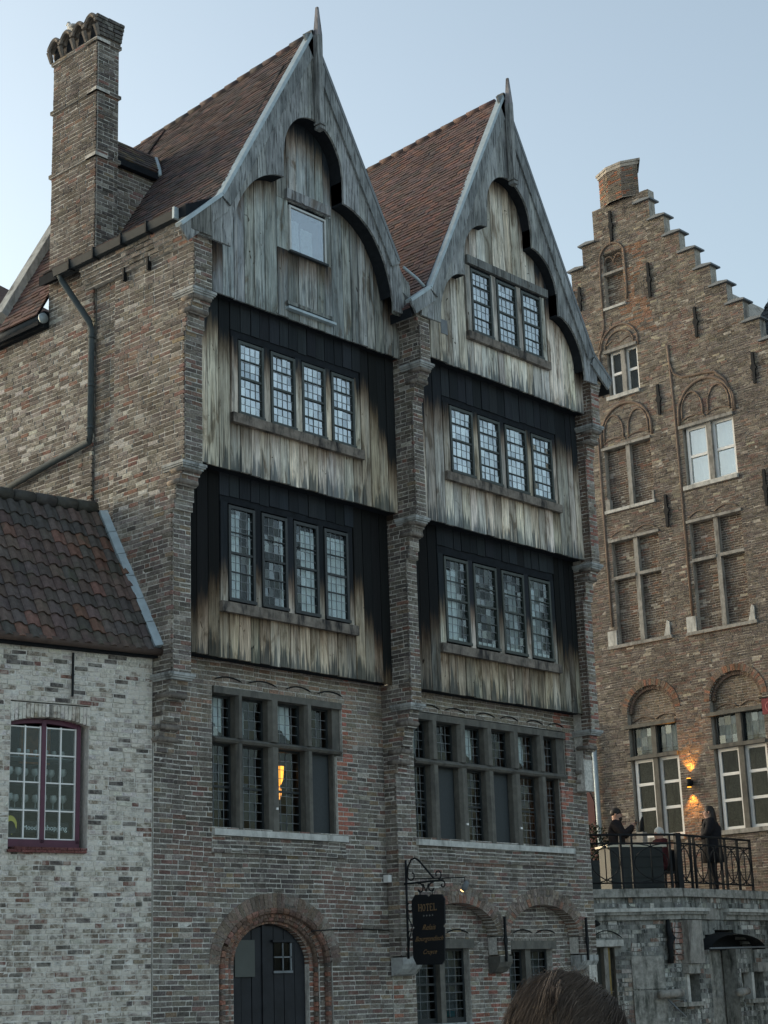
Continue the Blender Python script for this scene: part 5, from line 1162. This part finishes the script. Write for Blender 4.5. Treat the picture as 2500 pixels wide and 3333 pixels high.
# barrel consoles and their windows
for F_, u_, z_ in ((F1, 1.13, 1.42), (F2, 1.55, 1.40)):
    otube('console', [F_.p(u_, z_, .10), F_.p(u_ + .5, z_ + .02, .0)], .07, M['rstone'], TR, 12)
otube('stay_bar', [F1.p(1.33, 1.33, .02), F1.p(1.60, 1.03, .12)], .018, M['lead'], TR, 6)
for u_ in (.02, 2.3):
    obox('mullion', F2, u_, u_ + .09, 1.25, 1.75, -.2, -.03, M['sillstone'], TR); obox('sill', F2, u_ - .25, u_ + .50, 1.20, 1.275, -.25, .02, M['grey'], TR)
obox('niche_back', F2, .55, 2.75, .8, 2.6, -.6, -.4, M['grey'], TR); obox('opening_back', F2, -.3, .55, 1.2, 1.8, -.7, -.5, M['room'], TR); obox('opening_back', F2, 1.95, 2.9, 1.2, 1.8, -.72, -.5, M['room'], TR)
m = MB(); pts = arc((1.5, 2.16), 1.0, .36, 0, math.pi, 20); V = [F2.p(u_, z_, -.3) for u_, z_ in pts] + [F2.p(1.5 + (u_ - 1.5) * .97, 2.16 + (z_ - 2.16) * .75, .22) for u_, z_ in pts]
m.add(V, [(i, i + 1, i + 22, i + 21) for i in range(20)]); HD = m.build('hood', M['iron'], TR, True); m = MB(); prism(m, F2, arc((1.5, 2.16), .98, .34, 0, math.pi, 20), -.30, -.26); m.build('hood_back', M['iron'], TR); otube('hood_rim', [F2.p(.46, 2.18, .22), F2.p(2.54, 2.20, .22)], .018, M['lead'], TR, 6)
obox('wall_stone', F2, 2.44, 2.86, 1.76, 1.92, -.2, .05, M['rstone'], TR)
otube('spotlight', [F1.p(.02, 2.70, .02), F1.p(.05, 2.62, .06)], [.03, .06], M['iron'], TR, 8)
# railing
RG = thing('iron_railing', 'black wrought-iron railing with crossing arcs along the terrace edge', 'railing', (26.6, 17.1, TZ))
def rail_run(F_, L_, posts):
    for z_ in (4.19, 4.04): otube('rail', [F_.p(0, z_, 0), F_.p(L_, z_, 0)], .022 if z_ > 4.1 else .016, M['iron'], RG, 6)
    otube('rail', [F_.p(0, 3.345, 0), F_.p(L_, 3.345, 0)], .016, M['iron'], RG, 6)
    for u_ in posts: obox('post', F_, u_ - .02, u_ + .02, TZ, 4.19, -.02, .02, M['iron'], RG)
    ps = sorted(posts)
    for a, b in zip(ps, ps[1:]):
        if b - a < .3: continue
        w_ = b - a
        for s_ in (0, 1):
            c = a if s_ == 0 else b; g_ = 1 if s_ == 0 else -1
            otube('arc_bar', [F_.p(c + g_ * w_ * .95 * math.cos(t), 3.69 + .345 * math.sin(t), .006 * (1 if s_ else -1)) for t in [-math.pi / 2 + math.pi * k / 14 for k in range(15)]], .011, M['iron'], RG, 6)
        otube('baluster', [F_.p(a + w_ * .5, 3.345, 0), F_.p(a + w_ * .5, 4.04, 0)], .012, M['iron'], RG, 6)
rail_run(F1, L1, (-.0, .62, .84, 1.60)); rail_run(F2, 2.62, (.0, .42, .56, 1.04, 1.50, 1.66, 2.12, 2.60))
obox('post', F1, L1 - .05, L1 + .05, TZ, 4.22, -.05, .05, M['iron'], RG)
rail_run(F0, L0, (1.2, 1.9, 2.5, 3.1))

# things on the terrace
cb = thing('bar_counter', 'dark panelled counter with a cream top behind the railing', 'counter', (26.9, 18.3, TZ))
FCt = Fr(Vector(F1.p(.72, 0, -.55)), F1.d, F1.n)
obox('body', FCt, -.05, 1.02, TZ, 4.02, -.45, 0, M['cabinet'], cb); obox('top', FCt, -.10, 1.10, 4.02, 4.06, -.5, .03, M['cream'], cb)
for k in range(4): obox('board', FCt, -.04, 1.01, TZ + .05 + k * .185, TZ + .215 + k * .185, 0, .012, M['cabinet'], cb)
pl_ = thing('planter', 'dark planter box with a clipped evergreen beside the bearded man', 'planter', (27.75, 19.75, TZ))
FPl = Fr((27.62, 19.62, 0), F1.d, F1.n)
obox('box', FPl, -.55, .55, TZ, 3.95, -.4, 0, M['cabinet'], pl_)
m = MB()
for k in range(1400):
    x, y, z = U(-.55, .55), U(-.38, -.02), U(0, 1); zz = 3.95 + .75 * z * math.sqrt(max(0, 1 - (x / .62) ** 2)); c = Vector(FPl.p(x, zz, y)); d1 = Vector((U(-1, 1), U(-1, 1), U(-1, 1))).normalized() * .035; d2 = Vector((U(-1, 1), U(-1, 1), U(-1, 1))).normalized() * .022; k_ = U(.5, 1.4)
    m.add([c - d1, c + d2, c + d1, c - d2], [(0, 1, 2, 3)], (.022 * k_, .035 * k_, .014 * k_, 0))
m.build('foliage', M['foliage'], pl_, kind='stuff')
sp_ = thing('stone_post', 'pale stone post with a dark finial between the terrace windows', 'post', FR.p(-1.95, TZ, 1.2))
obox('shaft', FR, -2.03, -1.87, TZ, 4.62, 1.1, 1.26, M['rstone'], sp_); obox('base', FR, -2.08, -1.82, TZ, TZ + .2, 1.05, 1.31, M['rstone'], sp_)
m = MB(); tube(m, [FR.p(-1.95, 4.62, 1.18), FR.p(-1.95, 4.72, 1.18), FR.p(-1.93, 4.82, 1.18), FR.p(-1.90, 4.93, 1.18)], [.05, .06, .045, .015], 10); m.build('finial', M['iron'], sp_, True)
# wall lamp, up and down
wl = thing('wall_lamp', 'lit up-and-down wall lamp between the two terrace windows', 'lamp', FR.p(-1.41, 5.6, .1))
m = MB(); tube(m, [FR.p(-1.41, 5.57, .10), FR.p(-1.41, 5.73, .10)], .05, 12); m.build('body', M['iron'], wl, True); obox('wall_plate', FR, -1.45, -1.37, 5.60, 5.70, 0, .06, M['iron'], wl)
for z_, s_ in ((5.735, 1), (5.565, -1)):
    m = MB(); tube(m, [FR.p(-1.41, z_, .10), FR.p(-1.41, z_ + s_ * .012, .10)], .042, 12); m.build('bulb', M['lampy'], wl, True)
    ld = bpy.data.lights.new('lamp_light', 'SPOT'); ld.energy = 30; ld.color = (1, .38, .05); ld.spot_size = R(75); ld.spot_blend = .6; ld.shadow_soft_size = .02
    lo = bpy.data.objects.new('lamp_light', ld); link(lo, wl, Vector(FR.p(-1.41, z_ + s_ * .03, .10))); lo.rotation_euler = (0, math.pi if s_ > 0 else 0, 0)
# hanging red sign at the picture edge
hs = thing('hanging_sign', 'dark red hanging sign cut by the picture edge above the terrace', 'sign', FR.p(2.3, 6.5, 3))
FHs = Fr(FR.p(2.24, 0, 3), -FR.n, FR.d * -1)
obox('board', FR, 2.26, 2.95, 6.34, 6.64, 2.98, 3.02, M['red'], hs); obox('frame', FR, 2.22, 2.99, 6.64, 6.665, 2.97, 3.03, M['iron'], hs); otube('hook', [FR.p(2.45, 6.665, 3), FR.p(2.45, 6.8, 3), FR.p(2.40, 7.0, 2.4), FR.p(2.4, 7.1, 0)], .015, M['iron'], hs, 6)
m = MB(); prism(m, FR, arc((2.40, 6.48), .07, .09, .8, 5.4, 14) + arc((2.40, 6.48), .05, .07, 5.4, .8, 14), 3.02, 3.024); m.build('letter', m_plain('pink_letter', (.4, .12, .12), .5, .3, .1, 9), hs)

# ================================================================== hotel sign on its bracket
HS = thing('hotel_sign', 'black hanging hotel sign with gold lettering on a scrolled iron bracket', 'sign', (17.72, 15.4, 1.95))
FG = Fr((17.72, 0, 0), (0, -1, 0), (-1, 0, 0)); g = lambda y, z, o=0: FG.p(-y, z, o)
otube('wall_bar', [g(15.74, 3.36), g(15.75, 2.05)], .017, M['iron'], HS, 6)
otube('arm', [g(15.98, 3.04), g(15.08, 3.05)], .015, M['iron'], HS, 6)
otube('lamp_rod', [g(15.58, 3.10), g(15.1, 3.075), g(14.70, 3.06), g(14.70, 2.98)], .009, M['iron'], HS, 6)
otube('brace', [g(15.72, 3.14), g(15.70, 3.27), g(15.64, 3.36), g(15.57, 3.375), g(15.50, 3.34), g(15.36, 3.2), g(15.24, 3.08)], .013, M['iron'], HS, 6)
def scroll(cy, cz, r0, t0, turns, s_=1, name='scroll'): otube(name, [g(cy + s_ * r0 * (1 - .62 * k / 18) * math.cos(t0 + turns * k / 18), cz + r0 * (1 - .62 * k / 18) * math.sin(t0 + turns * k / 18)) for k in range(19)], .010, M['iron'], HS, 6)
scroll(15.64, 3.15, .085, math.pi * .9, 4.6, -1); scroll(15.17, 3.13, .07, -1.4, 5.2, -1); scroll(15.09, 2.99, .05, 1.5, -5.0, -1)
for c, s_ in ((15.50, 1), (15.28, -1)): scroll(c, 2.96, .075, 1.2, 5.0, s_)
otube('scroll', [g(15.50 - .06, 3.02), g(15.39, 2.92), g(15.28 + .06, 3.02)], .010, M['iron'], HS, 6)
for zc in (2.72, 2.35): scroll(15.68, zc, .07, 2.0, 5.2, -1)
otube('scroll', [g(15.74, 2.75), g(15.72, 2.58), g(15.66, 2.47), g(15.72, 2.3), g(15.74, 2.15)], .009, M['iron'], HS, 6)
for y_ in (15.5, 15.28): otube('hanger', [g(y_, 2.95), g(y_, 2.86)], .008, M['iron'], HS, 6)
pl = [(15.655, 2.06), (15.60, 1.965), (15.16, 1.955), (15.10, 2.02), (15.085, 2.42), (15.11, 2.45), (15.075, 2.49), (15.06, 2.80), (15.105, 2.865), (15.30, 2.875), (15.345, 2.84), (15.38, 2.875), (15.58, 2.885), (15.65, 2.81), (15.645, 2.49), (15.615, 2.45), (15.655, 2.42)]
m = MB(); prism(m, FG, [(-y, z) for y, z in pl], -.012, .012); BD = m.build('board', M['black'], HS)
def glyph(strokes, y0, z0, w_, h_, parent, mat, r=.006, name='letter'):
    m = MB()
    for st in strokes: tube(m, [g(y0 - x * w_, z0 + z * h_, .014) for x, z in st], r, 5)
    return m.build(name, M[mat], parent)
GL = {'H': [[(0, 0), (0, 1)], [(1, 0), (1, 1)], [(0, .5), (1, .5)], [(-.2, 0), (.2, 0)], [(.8, 0), (1.2, 0)], [(-.2, 1), (.2, 1)], [(.8, 1), (1.2, 1)]], 'O': [[(.5 + .5 * math.cos(t * .628), .5 + .5 * math.sin(t * .628)) for t in range(11)]],
      'T': [[(.5, 0), (.5, 1)], [(0, .85), (0, 1), (1, 1), (1, .85)], [(.3, 0), (.7, 0)]], 'E': [[(0, 0), (0, 1)], [(-.1, 1), (.9, 1), (.9, .85)], [(-.1, 0), (.9, 0), (.9, .15)], [(0, .52), (.6, .52)]], 'L': [[(0, 0), (0, 1)], [(-.2, 1), (.2, 1)], [(-.2, 0), (.9, 0), (.9, .18)]]}
for k, c in enumerate('HOTEL'): glyph(GL[c], 15.52 - k * .068, 2.665, .045, .085, BD, 'gold', .0055)
for k in range(4):
    y_ = 15.435 - k * .052; m = MB(); prism(m, FG, [(-y_ + (.014 if q % 2 == 0 else .006) * math.sin(q * math.pi / 5), 2.60 + (.014 if q % 2 == 0 else .006) * math.cos(q * math.pi / 5)) for q in range(10)], .012, .015); m.build('star', M['silverdot'], BD)
text('Relais', FG, -15.475, 2.415, .0135, .085, M['gold'], BD, .45, .24); text('Bourgondisch', FG, -15.61, 2.27, .0135, .085, M['gold'], BD, .45, .50); text('Cruyce', FG, -15.48, 2.10, .0135, .085, M['gold'], BD, .45, .24)
sl_ = thing('sign_lamp', 'small spotlight at the end of the hotel sign rod', 'lamp', (17.72, 14.72, 2.9))
m = MB(); tube(m, [g(14.66, 3.0), g(14.71, 2.93), g(14.745, 2.90)], [.03, .045, .03], 10); m.build('shade', M['lead'], sl_, True); m = MB(); tube(m, [g(14.745, 2.90), g(14.755, 2.89)], .024, 10); m.build('bulb', M['tiny'], sl_, True)
tag(obox('junction_box', FA, 17.535, 17.60, 3.07, 3.17, .005, .10, M['white']), 'small white junction box on the brick wall by the sign', 'box')
# lamps seen through the ground-floor windows
for (F_, u_, z_, o_, lab, big) in ((FA, 16.02, 4.46, -.45, 'lit amber pendant lamp inside the four-light ground-floor window', 1), (FB, 20.69, 4.20, -.50, 'amber lamp glow inside the six-light ground-floor window', .8)):
    t_ = thing('pendant_lamp', lab, 'lamp', F_.p(u_, z_ - .3, o_))
    m = MB(); tube(m, [F_.p(u_, z_ - .12, o_), F_.p(u_, z_ - .04, o_), F_.p(u_, z_ + .14 * big, o_)], [.012, .05 * big, .065 * big], 10); m.build('shade', M['lampy'] if big == 1 else M['lampd'], t_, True)
    otube('cord', [F_.p(u_, z_ + .14 * big, o_), F_.p(u_, z_ + .9, o_)], .006, M['iron'], t_, 6); m = MB(); tube(m, [F_.p(u_, z_ - .30, o_), F_.p(u_, z_ - .2, o_), F_.p(u_, z_ - .13, o_)], [.01, .03, .012], 8); m.build('drop', M['lampd'], t_, True)
tg = tag(obox('red_lampshade', FA, 14.60, 14.70, 3.95, 4.10, -.72, -.62, m_plain('dim_red_shade', (.28, .05, .03), .8, .2, .2, 9)), 'dim red lampshade behind the leftmost leaded light', 'lampshade')

# ================================================================== people, bird
def skin_mesh(verts, edges, radii, root=0, sub=2):
    me = bpy.data.meshes.new('t'); me.from_pydata(verts, edges, []); ob = bpy.data.objects.new('t', me); COL.objects.link(ob)
    ob.modifiers.new('s', 'SKIN'); ob.modifiers.new('u', 'SUBSURF').levels = sub
    for i, r_ in enumerate(radii):
        q = me.skin_vertices[0].data[i]; q.radius = r_ if hasattr(r_, '__len__') else (r_, r_); q.use_root = (i == root)
    dg = bpy.context.evaluated_depsgraph_get(); ev = bpy.data.meshes.new_from_object(ob.evaluated_get(dg)); bpy.data.objects.remove(ob); return ev
def person(name, label, loc, ang, h, pose, mats, hair, legs=True):
    # x forward, y left, z up, metres for a 1.75 m figure; rotated by ang and scaled to h
    k = h / 1.75; c, s_ = math.cos(ang), math.sin(ang)
    T = lambda p: (loc[0] + k * (p[0] * c - p[1] * s_), loc[1] + k * (p[0] * s_ + p[1] * c), loc[2] + k * p[2])
    t = thing(name, label, 'person', loc)
    J = dict(pel=(0, 0, .95), spi=(.0, 0, 1.15), che=(.0, 0, 1.35), nec=(.01, 0, 1.50), hed=(.03, 0, 1.60), hd2=(.035, 0, 1.69),
             hl=(0, .10, .90), kl=(.02, .11, .5), al=(-.02, .12, .08), tl=(.14, .13, .04), hr=(0, -.10, .90), kr=(.02, -.11, .5), ar=(-.02, -.12, .08), tr=(.14, -.13, .04),
             sl=(0, .19, 1.43), sr=(0, -.19, 1.43), el=(-.02, .25, 1.15), er=(-.02, -.25, 1.15), wl=(.05, .24, .90), wr=(.05, -.24, .90), ml=(.08, .24, .82), mr=(.08, -.24, .82)); J.update(pose)
    Rr = dict(pel=(.21, .17), spi=(.21, .16), che=(.23, .17), nec=.085, hed=(.10, .115), hd2=(.09, .105), hl=.105, kl=.075, al=.05, tl=.04, hr=.105, kr=.075, ar=.05, tr=.04, sl=.115, sr=.115, el=.085, er=.085, wl=.05, wr=.05, ml=.03, mr=.03)
    E_ = [('pel', 'spi'), ('spi', 'che'), ('che', 'nec'), ('nec', 'hed'), ('hed', 'hd2'), ('pel', 'hl'), ('hl', 'kl'), ('kl', 'al'), ('al', 'tl'), ('pel', 'hr'), ('hr', 'kr'), ('kr', 'ar'), ('ar', 'tr'), ('che', 'sl'), ('sl', 'el'), ('el', 'wl'), ('wl', 'ml'), ('che', 'sr'), ('sr', 'er'), ('er', 'wr'), ('wr', 'mr')]
    ks = list(J); ev = skin_mesh([T(J[q]) for q in ks], [(ks.index(a), ks.index(b)) for a, b in E_], [tuple(x * k for x in Rr[q]) if hasattr(Rr[q], '__len__') else Rr[q] * k for q in ks], 0)
    V = [tuple(v.co) for v in ev.vertices]; Fc = [tuple(p.vertices) for p in ev.polygons]
    o = mesh_obj('body', V, Fc, [M[mats[0]], M['skin'], M[mats[1]]], t, smooth=True)
    hw = [Vector(T(J['ml'])), Vector(T(J['mr']))]; nz = T(J['nec'])[2]; cc = WL[o.name]
    for p in o.data.polygons:
        q = p.center + cc; hd = min((q - a).length for a in hw)
        p.material_index = 1 if (q.z > nz + .02 * k or hd < .085 * k) else (2 if q.z < T((0, 0, .86))[2] else 0)
    def head_part(nm, pts, mat, r_): m = MB(); tube(m, [T(p) for p in pts], [q * k for q in r_], 10); return m.build(nm, M[mat], t, True)
    hx, hy, hz = J['hed']
    head_part('nose', [(hx + .085, hy, hz + .05), (hx + .115, hy, hz + .015)], 'skin', [.010, .018])
    for sg in (1, -1):
        head_part('ear', [(hx - .01, hy + sg * .085, hz), (hx - .015, hy + sg * .092, hz + .05)], 'skin', [.016, .022]); head_part('eye', [(hx + .078, hy + sg * .03, hz + .045), (hx + .086, hy + sg * .03, hz + .045)], 'darkhair', [.012, .008])
    head_part('mouth', [(hx + .086, hy - .022, hz - .03), (hx + .092, hy, hz - .032), (hx + .086, hy + .022, hz - .03)], 'maroon', [.005, .008, .005])
    for sg, wk, mk in ((1, 'wl', 'ml'), (-1, 'wr', 'mr')):
        a = Vector(J[mk]); d = (a - Vector(J[wk])).normalized(); sd = d.cross(Vector((0, 0, 1))); sd = sd.normalized() if sd.length > .1 else Vector((0, 1, 0)); up = sd.cross(d)
        for f_, (e, ln) in enumerate(((-.03, .065), (-.01, .075), (.01, .07), (.028, .055))):
            b0 = a + sd * e + d * .015; head_part('finger', [b0, b0 + d * ln * .55 - up * .012, b0 + d * ln * .8 - up * .035], 'skin', [.010, .009, .007])
        head_part('finger', [a + sd * .03 * sg, a + sd * .055 * sg + d * .03 - up * .02], 'skin', [.011, .009])
    def shell(nm, c_, r_, mat, cutz=-9, cutx=9):
        m = MB(); V = []; n1, n2 = 14, 9
        for j_ in range(n2 + 1):
            for i_ in range(n1):
                f_ = math.pi * j_ / n2; g_ = 2 * math.pi * i_ / n1; q_ = [c_[0] + r_[0] * math.sin(f_) * math.cos(g_), c_[1] + r_[1] * math.sin(f_) * math.sin(g_), c_[2] + r_[2] * math.cos(f_)]
                q_[2] = max(q_[2], cutz); q_[0] = min(q_[0], cutx); V.append(T(q_))
        m.add(V, [(j_ * n1 + i_, j_ * n1 + (i_ + 1) % n1, (j_ + 1) * n1 + (i_ + 1) % n1, (j_ + 1) * n1 + i_) for j_ in range(n2) for i_ in range(n1)]); return m.build(nm, M[mat], t, True)
    if hair == 'short':
        shell('hair', (hx - .02, hy, hz + .075), (.115, .10, .10), 'darkhair', hz + .01); shell('beard', (hx + .035, hy, hz - .05), (.075, .075, .06), 'darkhair')
    elif hair == 'long':
        shell('hair', (hx - .03, hy, hz + .06), (.11, .11, .115), 'darkhair', -9, hx + .055); shell('hair_length', (hx - .075, hy, hz - .17), (.10, .15, .34), 'darkhair')
    else:
        shell('hair', (hx - .02, hy, hz + .06), (.115, .11, .12), 'palehair', hz - .03, hx + .07)
    return t, T, k
PM, T_, k_ = person('person', 'bearded person in dark clothes raising a phone in both hands at the railing', (28.05, 19.35, TZ), -1.05, 1.70, dict(el=(.16, .26, 1.20), wl=(.33, .10, 1.38), ml=(.37, .05, 1.44), er=(.16, -.24, 1.20), wr=(.33, -.08, 1.38), mr=(.37, -.03, 1.44)), ('coat2', 'coat'), 'short')
m = MB(); V = [T_(p) for p in ((.40, -.08, 1.41), (.40, .08, 1.41), (.40, -.08, 1.50), (.40, .08, 1.50), (.415, -.08, 1.41), (.415, .08, 1.41), (.415, -.08, 1.50), (.415, .08, 1.50))]
m.add(V, BOXF); tag(m.build('phone', M['black']), 'black phone held up by the bearded person', 'phone')
PW, T2_, k2_ = person('person', 'person with long dark hair in a black coat, turned sideways on the terrace', (29.25, 17.95, TZ), 2.25, 1.68, dict(el=(.08, .24, 1.2), wl=(.22, .14, 1.12), ml=(.28, .11, 1.12), er=(.08, -.22, 1.2), wr=(.22, -.12, 1.12), mr=(.28, -.09, 1.12)), ('coat', 'coat'), 'long')
m = MB(); tube(m, [T2_((0, 0, 1.46)), T2_((-.01, 0, 1.3)), T2_((0, 0, 1.0)), T2_((.0, 0, .62))], [.13 * k2_, .21 * k2_, .20 * k2_, .23 * k2_], 14); m.build('coat', M['coat'], PW, True)
PS_, _, _ = person('person', 'pale-haired person in a maroon coat seated behind the counter', (28.35, 18.55, TZ - .28), 2.6, 1.55, dict(kl=(.42, .11, .92), al=(.42, .12, .42), tl=(.55, .12, .38), kr=(.42, -.11, .92), ar=(.42, -.12, .42), tr=(.55, -.12, .38), el=(.1, .25, 1.18), wl=(.3, .12, 1.10), ml=(.36, .08, 1.10), er=(.1, -.25, 1.18), wr=(.3, -.12, 1.10), mr=(.36, -.08, 1.10)), ('maroon', 'coat'), 'pale')
st_ = thing('chair', 'plain dark chair under the seated person behind the counter', 'chair', (28.35, 18.55, TZ))
FQ = Fr((28.35, 18.55, 0), (1, 0, 0), (0, -1, 0)); obox('seat', FQ, -.2, .2, TZ + .40, TZ + .44, -.2, .2, M['iron'], st_); obox('backrest', FQ, .16, .2, TZ + .44, TZ + .85, -.2, .2, M['iron'], st_)
for a_ in (-.18, .16):
    for b_ in (-.18, .16): obox('leg', FQ, a_, a_ + .03, TZ, TZ + .40, b_, b_ + .03, M['iron'], st_)
# gull on the chimney
gu = thing('gull', 'pale gull perched on the tall chimney crown', 'bird', (13.6, 18.05, 15.42)); gq = lambda a, b, c: (13.6 + a, 18.05 + b, 15.42 + c)
m = MB(); tube(m, [gq(.02, -.16, .06), gq(.0, -.06, .10), gq(0, .06, .13), gq(0, .12, .17), gq(0, .13, .22), gq(0, .15, .25)], [.008, .05, .062, .045, .032, .03], 10); m.build('body', M['gull'], gu, True)
m = MB(); tube(m, [gq(0, .175, .245), gq(0, .215, .235)], [.012, .003], 6); m.build('beak', M['yellow'], gu, True)
for s_ in (-1, 1): m = MB(); tube(m, [gq(s_ * .05, .07, .13), gq(s_ * .055, -.03, .11), gq(s_ * .03, -.17, .08)], [.015, .035, .006], 8); m.build('wing', M['gullgrey'], gu, True); otube('leg', [gq(s_ * .02, .0, .06), gq(s_ * .02, .0, -.08)], .006, M['yellow'], gu, 5)
# passer-by in the foreground: the back of a head with tousled hair
FP = thing('person', 'back of a passer-by with tousled brown hair at the bottom edge', 'person', (2.37, 1.745, 0))
hc = Vector((2.375, 1.745, 1.548)) - RIGHT * .012; az = math.atan2(FWD.y, FWD.x)
ev = skin_mesh([hc + Vector(q) for q in ((0, 0, -.70), (0, 0, -.45), (0, 0, -.25), (0, 0, -.14), (0, 0, -.05), (-.13, .14, -.30), (.13, -.14, -.30), (-.18, .20, -.55), (.18, -.20, -.55), (-.16, .18, -.85), (.16, -.18, -.85), (0, 0, -.95), (-.05, .06, -1.1), (.05, -.06, -1.1), (-.06, .07, -1.52), (.06, -.07, -1.52))],
               [(0, 1), (1, 2), (2, 3), (3, 4), (1, 5), (1, 6), (5, 7), (6, 8), (7, 9), (8, 10), (0, 11), (11, 12), (11, 13), (12, 14), (13, 15)], [.15, .16, .09, .06, .075, .09, .09, .06, .06, .045, .045, .15, .10, .10, .06, .06], 0)
bo = mesh_obj('body', [tuple(v.co) for v in ev.vertices], [tuple(p.vertices) for p in ev.polygons], [M['coat2'], M['skin']], FP, smooth=True)
for p in bo.data.polygons: p.material_index = 1 if (p.center + WL[bo.name]).z > hc.z - .2 else 0
ax_f = Vector((math.cos(az), math.sin(az), 0)); ax_s = Vector((-ax_f.y, ax_f.x, 0))
def hd(th, ph, r=1): return hc + (ax_f * (.095 * math.cos(th) * math.cos(ph)) + ax_s * (.079 * math.sin(th) * math.cos(ph)) + Vector((0, 0, .108 * math.sin(ph)))) * r
V = [hd(2 * math.pi * i / 24, -math.pi / 2 + math.pi * j / 14) for j in range(15) for i in range(24)]
mesh_obj('head', V, [(j * 24 + i, j * 24 + (i + 1) % 24, (j + 1) * 24 + (i + 1) % 24, (j + 1) * 24 + i) for j in range(14) for i in range(24)], M['skin'], FP, smooth=True)
hs_ = N('brown_hair', .55, .35); at_ = hs_.attr('col'); hs_.base(at_.outputs['Color'])
V = [hd(2 * math.pi * i / 24, -.45 + (math.pi / 2 + .45) * j / 12, 1.05) for j in range(13) for i in range(24)]
cap = mesh_obj('hair', V, [(j * 24 + i, j * 24 + (i + 1) % 24, (j + 1) * 24 + (i + 1) % 24, (j + 1) * 24 + i) for j in range(12) for i in range(24)], hs_.m, FP, (.045, .033, .025, 1), smooth=True)
m = MB()
for k in range(11000):
    th = U(0, 2 * math.pi); ph = math.asin(U(-.35, 1)); p0 = hd(th, ph, 1.03); nrm = (p0 - hc).normalized()
    wv = math.sin(th * 4 + ph * 3) + .6 * math.sin(th * 9 - ph * 6 + 1); dr = ax_s * (.8 + .3 * math.sin(ph * 5 + th * 2)) - Vector((0, 0, 1)) * .7 - ax_f * (.4 + .25 * math.sin(th * 3))
    dr -= nrm * dr.dot(nrm); dr = (dr.normalized() + nrm.cross(dr.normalized()) * (.22 * wv + U(-.07, .07))).normalized(); ln = U(.05, .10); lift = .008 + .004 * wv + U(0, .003)
    if random.random() < .03: lift += .012
    pts = [p0, p0 + dr * ln * .3 + nrm * lift, p0 + dr * ln * .7 + nrm * lift * .9 - nrm * ln * ln * 2.4, p0 + dr * ln * 1.05 + nrm * lift * .6 - nrm * ln * ln * 5.2]
    q = U(.8, 1.25) * (1 + .22 * math.sin(th * 13 + ph * 9)); r_ = U(.00035, .0006); tube(m, pts, [r_, r_, r_ * .8, r_ * .2], 3, (.085 * q, .062 * q, .046 * q, 1), False)
m.build('hair_strands', hs_.m, FP, True, kind='stuff')
for s_ in (1, -1):
    m = MB(); c_ = hd(s_ * math.pi / 2, -.1, 1.0); tube(m, [c_ - Vector((0, 0, .03)), c_ + ax_s * s_ * .012, c_ + Vector((0, 0, .03)) + ax_s * s_ * .008], [.010, .018, .014], 8); m.build('ear', M['skin'], FP, True)
